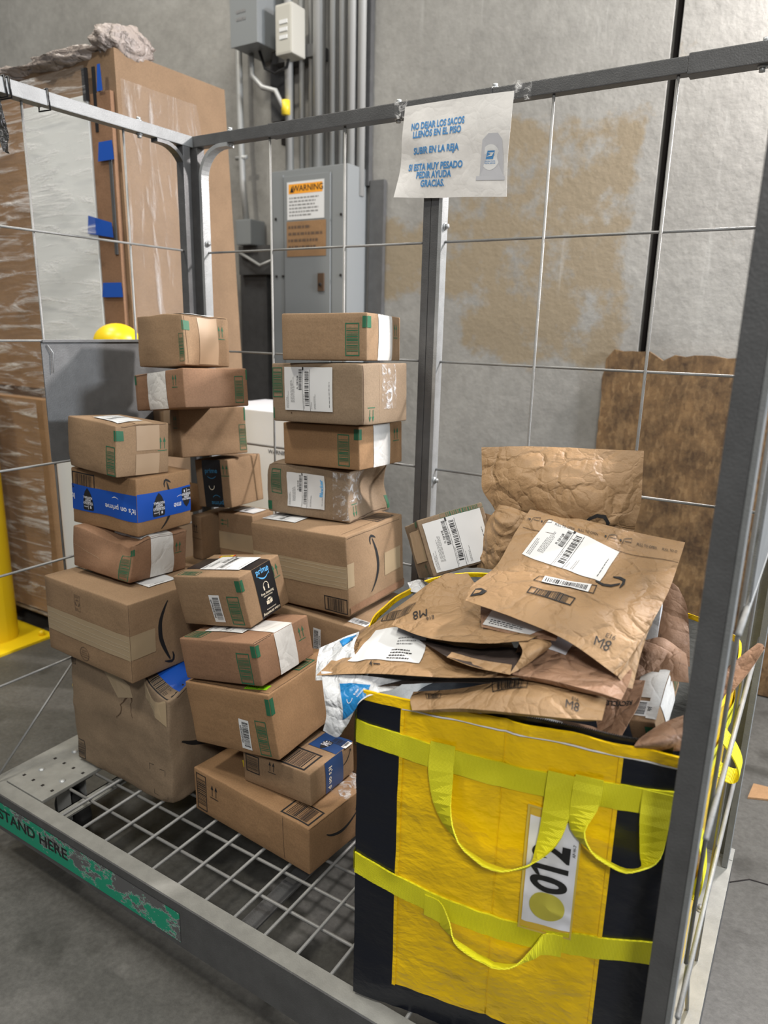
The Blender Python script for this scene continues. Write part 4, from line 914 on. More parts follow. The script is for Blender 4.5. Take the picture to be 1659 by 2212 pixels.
b.bar('L', .01, .07, .125, .58, 'green', True, 8); b.rc('L', .0, .76, .02, .95, 'green'); b.lab('L', .425, .43, .104, .150, 90, 27)
b.arr('R', .17, .83, .034, 'green', 180); b.tape([('R', .40, .02, .72, .75)], 'clear', label='crinkled clear tape'); b.seam('R', .01, .0, .01, 1, .002); b.seam('R', .35, .02, .35, .98, .0008, 'tape_kraft')
x, y = b.uv('L', .215, .86); rect(b.mb, b.F('L'), x, y, x+.004, y+.004, 'seam')
b.done('greyish box with large clean shipping label, second from top of the middle stack')
b = Box(FIT['C5'], 'card', seed=27, amp=.0006, bulge=.0015, dims=(None, .215, None))
b.bar('L', .755, .21, .915, .90, 'green', True, 9); b.tab(.07, .31, .05, .10); b.arr('R', .83, .33, .034); b.tape([('R', .30, .0, .72, 1.0), ('T', .95, .30, 1, .70)], 'tape_white', label='bright white paper tape')
b.done('plain brown box with bright white tape, topmost of the middle stack')
# --- front middle stack
b = Box(FIT['D0'], 'card_warm', seed=31, amp=.0012, bulge=.002, n=22)
b.bar('L', .025, .08, .12, .92, 'ink', True, 2); b.arr('L', .195, .35, .036, 'ink'); b.seam('L', .795, .0, .805, 1); b.bar('T', .76, .72, .98, .97, 'ink', False, 5)
b.sm('R', .52, .42, .12, 0, 1); b.tape([('T', .80, .0, 1.0, .42)], 'clear', label='clear tape'); b.seam('R', .0, .02, .6, .02)
b.sticker('T', .24, .60, .032, .016, -35, lambda mb, f, w_, h_, o: (text(mb, f, 'B', -.006, 0, .010, 'ink', off=o), text(mb, f, '3', .006, .0, .006, 'ink', off=o)), 'sticker', 'yellow sticker with a B', 'yellow_sticker')
b.done('long low orange-brown box lying on the mesh deck beside the yellow bag')
b = Box(FIT['D1'], 'card', seed=32, amp=.001)
b.bar('L', .05, .05, .26, .62, 'ink', True, 3); b.arr('L', .45, .22, .028, 'ink'); b.bar('T', .45, .55, .90, .97, 'ink', False, 4)
def ex3(mb, o):
    football(mb, b.fm('T', .78, .30, 180), 0, 0, .036, o)
    hollow_text(mb, b.fm('R', .42, .55, -90), "It's on p", 0, 0, .0125, 'cream', 0, o)
b.tape([('T', .60, .0, 1.0, .42), ('R', .32, 0, .72, 1.0)], 'tape_navy', label="dark blue tape printed It's on prime", extra=ex3); b.tape([('T', .10, .0, .55, .50)], 'tape_kraft')
b.sticker('T', .90, .14, .05, .028, 0, code_sticker('spdY0V2ZW', 9), 'barcode_sticker'); b.sm('R', .80, .35, .05, 30)
b.done("small brown box with dark blue tape, standing on the long low box")
b = Box(FIT['D2'], 'card_warm', seed=33, amp=.0012, bulge=.002)
b.bar('L', .80, .42, .92, .96, 'green', True, 5); b.tab(.06, .30, .045, .05); b.sticker('L', .66, .68, .075, .030, -94, code_sticker('spND5DXP7N4', 7), 'barcode_sticker')
b.bar('T', .70, .25, .95, .50, 'green', True, 2); b.seam('T', .03, .97, .99, .97, .0014); b.seam('T', .985, .0, .985, 1, .0014)
b.sticker('T', .80, .90, .06, .022, 8, lambda mb, f, w_, h_, o: bars_text(mb, f, -.027, -.009, .02, .009, 3, 'ink', 3, o), 'sticker', 'lime green sticker', 'lime')
b.done('orange-brown box with barcode sticker and lime sticker, resting on the dark blue taped box')
b = Box(FIT['D3'], 'card_red', seed=34, amp=.0008)
b.bar('L', .75, .24, .91, .97, 'green', True, 6); b.tab(.06, .33, .055, .06); b.arr('R', .82, .33, .032); b.bar('T', .03, .75, .26, .95, 'green', False, 2)
b.tape([('R', .34, .0, .68, 1.0), ('T', .60, .30, 1.0, .64)], 'tape_white', label='wide white paper tape'); b.lab('T', .42, .55, .075, .12, 90, 31); b.seam('T', .985, .64, .985, 1, .002); b.seam('R', 0, .02, .3, .0, .002)
b.done('reddish box with wide white tape, directly under the prime taped box in front')
b = Box(FIT['D4'], 'card', seed=35, amp=.0006)
b.bar('L', .76, .38, .93, .94, 'green', True, 7); b.tab(.07, .29, .07, .06); b.arr('R', .82, .26, .034); b.bar('T', .05, .82, .36, .96, 'green', False, 3)
b.sticker('L', .58, .63, .068, .032, -90, code_sticker('spOWdDE7444', 8), 'barcode_sticker')
def ex4(mb, o):
    f = b.fm('R', .52, .5, 0); k = .0
    hollow_text(mb, b.fm('R', .52, .10, 0), 'prime', 0, 0, .014, 'sky', 0, o); stroke(mb, b.fm('R', .53, .22, 0), [(-.020+.038*i/12, .004-.009*math.sin(math.pi*i/12)) for i in range(13)], [.0006, .002, .003, .0035, .0035, .0035, .003, .003, .0025, .002, .0015, .001, .0006], 'sky', o)
    stroke(mb, b.fm('R', .53, .22, 0), [(.010, .008), (.019, .009), (.019, .000)], .0018, 'sky', o)
    stroke(mb, b.fm('R', .52, .42, 0), [(.0095*math.cos(t), .011*math.sin(t)) for t in [math.pi*i/10 for i in range(11)]], .0014, 'cream', o)
    for sx in (-1, 1): stroke(mb, b.fm('R', .52, .42, 0), [(sx*.0085, .002), (sx*.0075, -.008)], .004, 'cream', o)
    hollow_text(mb, b.fm('R', .52, .54, 0), 'free listening', 0, 0, .0062, 'cream', 0, o); hollow_text(mb, b.fm('R', .52, .595, 0), 'millions of songs', 0, 0, .0035, 'cream', 0, o)
    g2 = b.fm('R', .52, .715, 0)
    poly(mb, g2, [(-.010, -.006), (.0, -.007), (.0, .002), (-.010, .003)], 'cream', o); poly(mb, g2, [(.002, -.007), (.011, -.005), (.011, .004), (.002, .002)], 'cream', o); poly(mb, g2, [(-.009, .005), (.0, .004), (.009, .006), (.0, .009)], 'cream', o)
    hollow_text(mb, b.fm('R', .54, .86, 180), 'unlimited streaming', 0, 0, .003, 'cream', 0, o); hollow_text(mb, b.fm('R', .54, .93, 180), 'video streaming', 0, 0, .0068, 'cream', 0, o)
b.tape([('R', .30, 0, .76, 1.0), ('T', .0, .24, 1.0, .70)], 'tape_black', label='black tape with prime and free listening print', extra=ex4)
b.parts.append(('ship', sub(b.F('T'), .118, .078, 90), .080, .125, 35, 'SANFORD'))
b.sticker('T', .30, .13, .045, .012, 8, lambda mb, f, w_, h_, o: (rect(mb, f, .018, -.006, .0225, .006, 'red', o), rect(mb, f, -.0225, -.006, -.020, .006, 'red', o), bars_text(mb, f, -.016, -.004, .014, .004, 2, 'ink', 2, o)), 'sticker', 'small yellow and red sticker', 'yellow_sticker')
b.done('brown box with black prime tape, topmost of the front middle stack')
# --- parcels tucked into the bag
b = Box(FIT['E'], 'card_grey', seed=41, amp=.002, dims=(.16, None, None)); 
b.tape([('L', .30, .15, 1.0, .72)], 'tape_clear', label='wide brown tape'); b.arr('L', .80, .86, .026); b.lab('R', .50, .52, .100, .118, 90, 41)
b.bar('R', .35, .0, 1.0, .085, 'green', False, 3); b.rc('L', .84, .0, .98, .10, 'green'); b.seam('R', 0, 0, 0, 1, .002)
b.done('tilted box with big white label, propped on the back rim of the yellow bag')
b = Box(FIT['H'], 'card', seed=42, amp=.0015, e=.002, n=14)
b.bar('T', .02, .02, .95, .20, 'green', False, 3); b.tape([('T', .0, .26, 1.0, .66), ('R', .26, 0, .74, 1.0), ('T', .62, .05, 1, .95)], 'tape_white', label='wrinkled white tape')
b.sticker('T', .38, .82, .030, .034, 90, code_sticker('spJ', 6), 'barcode_sticker'); b.rc('L', .60, .15, .90, .75, 'green'); b.bar('R', .80, .1, .97, .8, 'green', True, 3)
b.done('small battered box with white tape, inside the right end of the yellow bag')
# ------------------------------------------------------------------ the big yellow delivery bag
bag = empty('delivery_bag', (1.35, .25, .2), 'big open yellow and black delivery bag with yellow straps, overflowing with parcels', 'bag')
def BK(mb, name, **k): return kid(mb, name, bag, **k)
E0 = Vector((1.118, 0, 0)); ED = Vector((.480, .092, 0)).normalized(); EN = Vector((ED.y, -ED.x, 0)); BW = .4887
ZB, ZT = .205, .803
def front(s, z, o=0):
    q = Vector((s*14, z*10, 3)); k = noise.noise(q)*.0035+noise.noise(q*2.3+Vector((4, 4, 4)))*.0015
    k += .0016*(1-abs(noise.noise(Vector((s*22+z*9, z*26-s*10, 9))))*2.4)
    bul = .010*math.sin(math.pi*min(max(s/BW, 0), 1))*math.sin(math.pi*(z-ZB)/(ZT-ZB))
    seam = -.003*math.exp(-((s-.240)/.004)**2)
    p = E0+ED*s+EN*(k+bul+seam+o); return Vector((p.x, p.y, z))
FR = E0+ED*BW; BOT = [(1.612, .30), (1.575, .52), (1.35, .555), (1.12, .50), (1.095, .25)]; RIM = [(1.622, .31), (1.585, .54), (1.28, .585), (1.03, .52), (.995, .26)]
def side_curve(a, pts, z, k):
    """closed outline point at parameter k in 0..1 from the front right corner round the back to the front left corner"""
    P = [Vector((FR.x, FR.y)), *[Vector(p) for p in pts], Vector((E0.x, E0.y))]
    x = k*(len(P)-1); i = min(int(x), len(P)-2); t = x-i
    A = P[i-1] if i else 2*P[0]-P[1]; D = P[i+2] if i+2 < len(P) else 2*P[-1]-P[-2]
    return crom(A, P[i], P[i+1], D, t)
def wallp(k, z, o=0):
    t = (z-ZB)/(ZT-ZB); t = t*t*(3-2*t); a = side_curve(0, BOT, z, k)*(1-t)+side_curve(0, RIM, z, k)*t
    e = .01; q = side_curve(0, BOT, z, min(k+e, 1))*(1-t)+side_curve(0, RIM, z, min(k+e, 1))*t; p = side_curve(0, BOT, z, max(k-e, 0))*(1-t)+side_curve(0, RIM, z, max(k-e, 0))*t
    d = (q-p); n = Vector((d.y, -d.x)).normalized(); w_ = noise.noise(Vector((k*22, z*9, 7)))*.006*min(1, 12*k, 12*(1-k))
    return Vector((a.x+n.x*(w_+o), a.y+n.y*(w_+o), z))
def rimz(k): return .803+.030*math.sin(math.pi*k)
mb = MB()
S = [0, .01, .02, .04, .06, .077]+[.077+(.405-.077)*i/30 for i in range(1, 30)]+[.405, .42, .44, .46, .48, BW]
Zs = [ZB, .22, .24, .258]+[.258+(ZT-.258)*i/44 for i in range(1, 45)]
def skin(o, mb, f0):
    for j in range(len(Zs)-1):
        for i in range(len(S)-1):
            m_ = 'tarp_k' if (S[i] < .0765 or S[i] >= .4045 or Zs[j] < .2575) else 'tarp_y'
            f0.setdefault(m_, []).append((i, j))
    G = [front(s_, z, o) for z in Zs for s_ in S]; n = len(S)
    for m_, L in f0.items(): mb.raw(G, [(j*n+i, j*n+i+1, (j+1)*n+i+1, (j+1)*n+i) for i, j in L], m_, True)
skin(0, mb, {})
K = [i/90 for i in range(91)]
def wallrows(o, z0=ZB): return [[wallp(k, z0+(rimz(k)-z0)*j/30, o) for k in K] for j in range(31)]
Wg = wallrows(0)
for (a, c, m_) in ((0, 3, 'tarp_k'), (3, 30, 'tarp_y'), (30, 60, 'tarp_k'), (60, 90, 'tarp_k')):
    mb.grid([r[a:c+1] for r in Wg], m_, True)
base = [front(s_, ZB) for s_ in S]+[wallp(k, ZB) for k in K]
c0 = Vector((1.34, .27, ZB)); vs = [c0]+base; mb.raw(vs, [(0, i+1, i) for i in range(1, len(vs)-1)], 'tarp_k')
BK(mb, 'body', label='yellow woven front with black side bands')
mb = MB(); mb.grid([[front(s_, .55+(ZT-.55)*j/8, -.006) for s_ in S] for j in range(9)], 'lining', True, True)
mb.grid([r for r in wallrows(-.006, .5)], 'lining', True, True)
vs = [Vector((1.34, .27, .60))]+[front(s_, .60, -.007) for s_ in S]+[wallp(k, .60, -.007) for k in K]; mb.raw(vs, [(0, i+1, i) for i in range(1, len(vs)-1)], 'tarp_k')
BK(mb, 'lining', label='silver lining')
mb = MB(); L = [front(s_, ZT+.001*math.sin(s_*60), .001) for s_ in S[1:]]+[wallp(k, rimz(k), 0) for k in K[1:]]
mb.ribbon3(L, Vector((0, 0, .008)), Vector((.0022, -.0022, 0)), 'tarp_y'); BK(mb, 'rim_binding', label='yellow rim binding')
mb = MB(); mb.tube([front(s_, ZT-.010, .002) for s_ in S[5:]], .0016, 'white', 5); BK(mb, 'piping', label='thin white piping')
mb = MB(); L = [front(s_, ZT+.012-.006*math.sin(math.pi*(s_-.2)/.27), -.008) for s_ in [.20+.27*i/24 for i in range(25)]]
mb.ribbon3(L, Vector((0, 0, .008)), Vector((.0008, -.0008, 0)), 'tape_black')
for i in range(90):
    s_ = .20+.27*i/90; p = front(s_, ZT+.019-.006*math.sin(math.pi*(s_-.2)/.27), -.008); mb.box((p.x-.0008, p.y-.0022, p.z), (p.x+.0008, p.y+.0015, p.z+.0022), 'ink')
BK(mb, 'zipper', label='black zipper')
mb = MB()
for z0, z1 in ((.26, .803),):
    mb.tube([front(.240, z0+(z1-z0)*i/30, .0008) for i in range(31)], .0011, 'tarp_y', 5)
for s_ in (.078, .405): mb.ribbon3([front(s_, .258+(.545)*i/30, .0015) for i in range(31)], ED*.003, EN*.0008, 'tarp_y')
BK(mb, 'seam', label='raised sewn seams')
def strap_z(z0, dip): return lambda s: z0-dip*math.sin(math.pi*s/BW)
def strap(zf, name, hw=.0195):
    mb = MB(); G = []
    SS = [BW*i/60 for i in range(61)]
    for w_ in (-1, -.33, .33, 1): G.append([front(s_, zf(s_)+w_*hw, .0035) for s_ in SS])
    mb.grid(G, 'web', True); mb.grid([[front(s_, zf(s_)-hw, 0) for s_ in SS], G[0]], 'web'); mb.grid([G[-1], [front(s_, zf(s_)+hw, 0) for s_ in SS]], 'web')
    z0 = zf(0); KK = [i/90 for i in range(91)]
    mb.grid([[wallp(k, z0+w_*hw, .0035) for k in KK] for w_ in (-1, 0, 1)], 'web', True)
    return BK(mb, name, label='yellow webbing strap running round the bag')
strap(strap_z(.737, .016), 'webbing_strap'); strap(strap_z(.484, .034), 'webbing_strap')
def handle(path, name='handle', label='yellow webbing carrying handle'):
    """path: (s, z, out, half-width vector as (along, up, out))"""
    mb = MB(); n = 28; Pp, Wd, Th = [], [], []
    m_ = len(path)-1
    def ev(c, x):
        i = min(int(x*m_), m_-1); t = x*m_-i; g_ = lambda k: path[min(max(k, 0), m_)][c]
        return crom(g_(i-1), g_(i), g_(i+1), g_(i+2), t)
    for i in range(n+1):
        x = i/n; s_, z, o = ev(0, x), ev(1, x), ev(2, x); p = front(min(max(s_, 0), BW), z, .005+o); Pp.append(p)
        Wd.append(ED*ev(3, x)+Vector((0, 0, 1))*ev(4, x)+EN*ev(5, x))
    for i in range(n+1):
        t = (Pp[min(i+1, n)]-Pp[max(i-1, 0)]).normalized(); th = t.cross(Wd[i]).normalized()*.0011; Th.append(th)
    mb.ribbon3(Pp, Wd, Th, 'web'); BK(mb, name, label=label)
q = .0195
handle([(.147, .752, 0, q, 0, 0), (.148, .70, .008, q, .002, 0), (.160, .645, .018, .013, .006, .008), (.192, .605, .028, .003, .010, .014), (.245, .589, .032, .0, .010, .016), (.290, .600, .028, -.002, .011, .014), (.316, .638, .016, .014, .006, .008), (.325, .69, .006, q, -.002, 0), (.327, .748, 0, q, 0, 0)])
handle([(.366, .752, 0, q, 0, 0), (.363, .71, .006, q, 0, 0), (.358, .672, .016, .010, .008, .010), (.382, .648, .024, .002, .008, .013), (.420, .635, .028, 0, .008, .014), (.448, .643, .024, 0, .008, .012), (.458, .66, .014, .013, .004, .006), (.458, .71, .006, q, 0, 0), (.458, .752, 0, q, 0, 0)])
handle([(.130, .452, .0, 0, q, 0), (.158, .450, .002, 0, q, 0), (.170, .438, .010, .008, .012, .006), (.192, .420, .020, .002, .006, .010), (.240, .408, .026, 0, .006, .011), (.285, .413, .022, 0, .007, .010), (.312, .436, .010, 0, .015, .004), (.325, .450, .002, 0, q, 0), (.352, .452, 0, 0, q, 0)], label='small yellow handle on the lower strap')
def loopside(y, z0, z1, out, label):
    mb = MB(); P_, W_ = [], []
    for i in range(21):
        a = math.pi*i/20; P_.append(Vector((1.612+out*math.sin(a), y+.02*math.cos(a), z0+(z1-z0)*(1-math.cos(a))/2-.03*math.sin(a)))); W_.append(Vector((0, .018, .004)))
    mb.ribbon3(P_, W_, [Vector((.0008, 0, .0008))]*21, 'web'); BK(mb, 'handle', label=label)
loopside(.36, .645, .735, .044, 'yellow handle pushed out through the right mesh panel'); loopside(.27, .46, .60, .020, 'yellow side handle on the right')
# number card in its pocket
fc = lambda x, y, off=0: front(.3235+x, .576+y, .0035+off)
mb = MB(); rect(mb, fc, -.0405, -.109, .0405, .109, 'pocket', .0)
for a in ((-.0405, -.109, .0405, -.106), (-.0405, .106, .0405, .109), (-.0405, -.109, -.0375, .109), (.0375, -.109, .0405, .109)): rect(mb, fc, *a, 'pocket_edge', .0012)
pk = BK(mb, 'card_pocket', label='clear plastic card pocket')
mb = MB(); rect(mb, fc, -.0355, -.093, .0375, .093, 'white', .0016, .004)
vs, fs = text_mesh('012', .035); xs = [v[0] for v in vs]; L0_, L1_ = min(xs), max(xs)
mb.raw([fc(.003-(y)*.073, -.029+(x-L0_)/(L1_-L0_)*.083, .0036) for x, y, z in vs], fs, 'ink')
sx_ = sorted(set(round(x, 4) for x in xs)); gaps = sorted(range(len(sx_)-1), key=lambda i: sx_[i]-sx_[i+1])
one = [v for v in vs if abs(v[0]-(L0_+L1_)/2) < .22 and len([w_ for w_ in vs if abs(w_[0]-v[0]) < .002]) >= 2]
near = sorted(one, key=lambda v: abs(v[0]-(L0_*.54+L1_*.46)))[0]; zc = -.029+(near[0]-L0_)/(L1_-L0_)*.083; tx = .003-max(v[1] for v in vs)*.073
poly(mb, fc, [(tx, zc), (tx+.009, zc-.011), (tx+.015, zc-.011), (tx+.010, zc)], 'ink', .0036)
mb.grid([[fc(.001+.0265*k_*math.cos(a), -.0555+.026*k_*math.sin(a), .0036) for a in [2*math.pi*i/40 for i in range(41)]] for k_ in (0, .25, .5, .75, 1)], 'olive', True)
text(mb, fc, 'AP-W-7', .033, .050, .0045, 'ink', 90, off=.0032)
BK(mb, 'number_card', label='white card with 012 and a yellow dot')
# ------------------------------------------------------------------ paper mailers and poly bags heaped in the bag
GP = 'paper mailers heaped in the yellow bag'
def mailer(rows_list, label, key='kraft', amp=.004, seed=1, thick=0.0, puff=0.0, prints=None, n=44, back=None, keys=None, name='paper_mailer', cat='mailer', group=GP, freq=9.0, labels=None):
    mb = MB(); PT = []
    for k, rows in enumerate(rows_list):
        P_ = Patch(PX(rows), amp, seed+k*3, freq, puff if k == 0 else 0); PT.append(P_)
        sheet(mb, P_, keys[k] if keys else key, n, n, 'kraft' if keys and keys[k] == 'kraft_in' else back, thick=thick if k == 0 else 0)
    if prints: prints(mb, PT)
    o = mb.build(name, label=label, cat=cat, group=group)
    if labels: labels(o, PT)
    return o
def qmap(P_, a, b_, c, d):
    """unit square (x right, y down) bilinear between four (u, v) corners: top left, top right, bottom right, bottom left"""
    def f(x, y, off=0):
        u = (a[0]*(1-x)+b_[0]*x)*(1-y)+(d[0]*(1-x)+c[0]*x)*y; v = (a[1]*(1-x)+b_[1]*x)*(1-y)+(d[1]*(1-x)+c[1]*x)*y
        return P_(u, v, off)
    return f
def unit(f, w_, h_): return lambda x, y, off=0: f(.5+x/w_, .5-y/h_, off)
def invuv(P_, px, py):
    """the (u, v) of a sheet whose base point is seen at a pixel"""
    best = None
    def pr(p):
        d = p-CAM; w_ = d.dot(CF); return 829.5+FPX*d.dot(CR)/w_, 1106-FPX*d.dot(CU)/w_
    u, v = .5, .5
    for st in (.25, .12, .06, .03, .015, .008, .004, .002):
        for _ in range(6):
            c = [(u+i*st, v+j*st) for i in (-1, 0, 1) for j in (-1, 0, 1)]
            c = [(min(max(a, 0), 1), min(max(b_, 0), 1)) for a, b_ in c]
            s_ = min(c, key=lambda q_: (lambda e: (e[0]-px)**2+(e[1]-py)**2)(pr(P_.base(*q_))))
            if s_ == (u, v): break
            u, v = s_
    return u, v
def quad(P_, pts): return qmap(P_, *[invuv(P_, *p) for p in pts])
def plabel(o, P_, pts, w_, h_, seed=1, key='label', full=True, rotcorner=0, route='FL 328 9-08'):
    f = quad(P_, pts); g_ = unit(f, w_, h_)
    if full: ship_label(g_, w_, h_, seed, key, parent=o, off=.0014, route=route)
    else:
        mb = MB(); rect(mb, g_, -w_/2, -h_/2, w_/2, h_/2, key, .0014); bars_text(mb, g_, -w_*.4, -h_*.4, w_*.3, -h_*.1, 3, 'ink', seed, .0020); mb.build('shipping_label', o)
# poly bag under the left mailers
def pw(mb, PT):
    f = quad(PT[1], [(735, 1478), (800, 1478), (782, 1530), (742, 1545)]); rect(mb, f, 0, 0, 1, 1.15, 'film_blue', .0012, .1)
    g_ = unit(f, .05, .05); stroke(mb, g_, [(-.006+.006*math.cos(t), .002-.008*math.sin(t)) for t in [math.pi*i/8 for i in range(9)]], .0013, 'white', .0022)
    text(mb, g_, 'free', .006, .012, .005, 'white', 60, off=.0022); text(mb, g_, 'listening', .014, .010, .004, 'white', 60, off=.0022)
    f = quad(PT[0], [(735, 1388), (770, 1370), (762, 1384), (742, 1400)]); rect(mb, f, 0, 0, 1, 1, 'film_blue', .0012, .1)
mailer([[[(690, 1400, .10), (730, 1382, .12), (776, 1364, .14)], [(684, 1432, .06), (722, 1420, .07), (765, 1405, .08)], [(682, 1470, .03), (730, 1470, .03), (790, 1470, .04)]],
        [[(694, 1450, .02), (745, 1455, .02), (810, 1462, .025), (880, 1470, .055)], [(700, 1500, -.012), (735, 1505, -.012), (778, 1500, -.008), (850, 1488, .02)], [(705, 1545, -.018), (728, 1548, -.02), (756, 1540, -.016), (786, 1506, -.006)], [(698, 1578, -.02), (714, 1587, -.02), (732, 1591, -.02), (752, 1562, -.016)]]],
       'white and blue plastic mailer hanging over the left corner of the yellow bag', 'bubble', .006, 4, prints=pw, name='plastic_mailer', freq=13)
mailer([[[(880, 1258, .42), (905, 1252, .42), (930, 1262, .42)], [(888, 1278, .38), (905, 1280, .38), (922, 1276, .38)]]], 'small white plastic wrapping at the back rim of the yellow bag', 'bubble', .004, 9, n=20, name='plastic_wrapping', cat='wrapping')
# standing mailer at the back
def g2(mb, PT):
    P_ = PT[0]
    f = quad(P_, [(1255, 1105), (1325, 1105), (1325, 1150), (1255, 1150)]); smile_part(mb, unit(f, .06, .04), .0016)
    f = quad(P_, [(1085, 1105), (1120, 1112), (1115, 1130), (1085, 1125)])
    stroke(mb, f, [(.1+.8*i/6, .1+.8*i/6) for i in range(7)], [.05, .15, .25, .35, .4, .42, .4], 'ink', .0016)
def smile_part(mb, g_, off): stroke(mb, g_, [(-.03, -.012), (-.015, .004), (.0, .010), (.014, .008), (.02, -.002), (.018, -.014)], [.003, .006, .007, .008, .007, .003], 'ink', off)
mailer([[[(1040, 966, .445), (1150, 964, .445), (1265, 969, .445), (1391, 974, .445)], [(1041, 1012, .43), (1150, 1008, .40), (1265, 1010, .40), (1388, 1030, .425)], [(1043, 1060, .41), (1150, 1052, .375), (1265, 1055, .375), (1384, 1092, .41)],
         [(1072, 1108, .40), (1160, 1110, .37), (1270, 1120, .37), (1371, 1142, .395)], [(1090, 1180, .40), (1170, 1180, .40), (1280, 1190, .40), (1360, 1200, .40)]]],
       'large crumpled brown paper mailer standing upright at the back of the pile', 'kraft', .006, 12, prints=g2, n=60, freq=11, thick=.03)
mailer([[[(1078, 1090, .39), (1108, 1096, .38), (1140, 1110, .37)], [(1050, 1130, .39), (1085, 1132, .355), (1128, 1140, .355)], [(1038, 1180, .38), (1078, 1175, .35), (1112, 1180, .35)], [(1030, 1226, .37), (1066, 1230, .35), (1098, 1225, .35)]]],
       'small tightly crumpled brown paper mailer right of the upright cardboard envelope', 'kraft', .010, 17, n=40, freq=16, thick=.02)
mailer([[[(1024, 1106, .41), (1044, 1108, .41), (1063, 1113, .40)], [(1016, 1165, .40), (1030, 1168, .40), (1046, 1170, .40)], [(1009, 1226, .39), (1020, 1227, .39), (1032, 1226, .39)]]],
       'thin flat cardboard envelope standing upright left of the crumpled mailers', 'card', .001, 5, n=12, thick=.006, name='cardboard_envelope', cat='envelope')
# back right
mailer([[[(1430, 1265, .41), (1448, 1257, .41), (1466, 1270, .41)], [(1392, 1320, .39), (1440, 1310, .385), (1484, 1312, .39)], [(1386, 1380, .36), (1440, 1375, .35), (1489, 1376, .36)], [(1385, 1440, .34), (1440, 1440, .33), (1490, 1440, .34)]]],
       'shaded brown mailer standing at the right back corner of the yellow bag', 'kraft_pink', .005, 22, n=36, thick=.012)
mailer([[[(1404, 1330, .34), (1418, 1312, .34), (1431, 1298, .34)], [(1392, 1358, .32), (1406, 1350, .32), (1424, 1345, .32)], [(1384, 1400, .30), (1400, 1400, .30), (1418, 1400, .30)]]],
       'white padded mailer edge showing behind the labelled mailer on the right', 'bubble', .002, 25, n=20, thick=.01, name='plastic_mailer')
mailer([[[(1338, 1395, .27), (1390, 1384, .28), (1432, 1378, .29), (1482, 1412, .29)], [(1336, 1430, .24), (1390, 1425, .25), (1436, 1420, .26), (1486, 1440, .26)], [(1335, 1475, .22), (1390, 1470, .23), (1440, 1470, .24), (1488, 1475, .24)]]],
       'reddish brown paper mailer behind the battered white taped box', 'kraft_pink', .006, 28, n=40, thick=.008)
# right overhang
mailer([[[(1498, 1505, .30), (1545, 1470, .33), (1592, 1424, .36), (1637, 1389, .39)], [(1506, 1530, .28), (1556, 1492, .31), (1603, 1445, .34), (1646, 1391, .37)], [(1518, 1556, .27), (1566, 1512, .29), (1612, 1458, .32), (1652, 1400, .345)]],
        [[(1498, 1507, .315), (1540, 1468, .35), (1590, 1426, .38), (1637, 1389, .40)], [(1506, 1535, .30), (1548, 1500, .34), (1600, 1452, .37), (1650, 1400, .355)]]],
       'brown paper mailer sticking out sideways through the right end of the cart', 'kraft_pink', .004, 31, n=36)
# inside, low
def g8(mb, PT):
    f = unit(quad(PT[0], [(1300, 1492), (1370, 1492), (1365, 1525), (1298, 1525)]), .06, .03); text(mb, f, 'JUST', -.004, .005, .008, 'ink', 180, off=.0016, bold=0); text(mb, f, 'RECYCLE', .004, -.007, .009, 'ink', 180, off=.0016, bold=.03)
mailer([[[(1286, 1480, .20), (1340, 1468, .20), (1394, 1470, .20)], [(1284, 1530, .15), (1335, 1530, .14), (1380, 1520, .14)], [(1290, 1568, .125), (1325, 1568, .12), (1358, 1560, .12)], [(1296, 1606, .10), (1316, 1606, .10), (1338, 1600, .105)]]],
       'flat brown mailer printed RECYCLE upside down, left of the battered white taped box', 'kraft_pink', .004, 34, prints=g8, n=40, thick=.006)
def l7(o, PT): plabel(o, PT[0], [(1100, 1548), (1215, 1560), (1225, 1592), (1130, 1574)], .05, .05, 3, full=False)
mailer([[[(1060, 1540, .08), (1150, 1545, .11), (1240, 1560, .13), (1300, 1575, .14)], [(1070, 1565, .06), (1155, 1570, .08), (1240, 1580, .09), (1300, 1600, .11)], [(1090, 1572, .075), (1160, 1584, .08), (1235, 1597, .09), (1295, 1609, .105)]]],
       'brown mailer with white label just inside the front rim, under the small M8 mailer', 'kraft_pink', .005, 37, labels=l7, n=36, thick=.02)
mailer([[[(1380, 1596, .08), (1425, 1565, .11), (1476, 1545, .12)], [(1370, 1612, .07), (1425, 1600, .08), (1474, 1590, .10)], [(1378, 1618, .085), (1425, 1622, .09), (1470, 1622, .105)]]],
       'folded brown paper in front of the battered box inside the bag', 'kraft_pink', .004, 40, n=30, thick=.01)
# left labelled mailer, mouth open towards the front
def g3(mb, PT):
    f = unit(quad(PT[0], [(825, 1325), (880, 1315), (875, 1345), (815, 1350)]), .05, .03); barcode(mb, f, -.02, -.008, .02, .012, 'ink', True, False, 3, .0016)
    f = unit(quad(PT[0], [(795, 1430), (825, 1430), (825, 1445), (795, 1445)]), .03, .012); text(mb, f, '4', -.008, 0, .009, 'ink', off=.0016); rect(mb, f, -.002, -.001, .012, .001, 'ink', .0016)
def l3(o, PT):
    P_ = PT[0]; mb = MB(); f = quad(P_, [(812, 1362), (925, 1358), (905, 1432), (752, 1431)]); rect(mb, f, 0, 0, 1, 1, 'label', .0015, .04)
    g_ = unit(f, .12, .07); bars_text(mb, g_, .005, -.032, .045, -.008, 4, 'ink', 6, .0021); bars_text(mb, g_, .01, .0, .05, .02, 3, 'ink_grey', 8, .0021); mb.build('shipping_label', o, 'torn white shipping label')
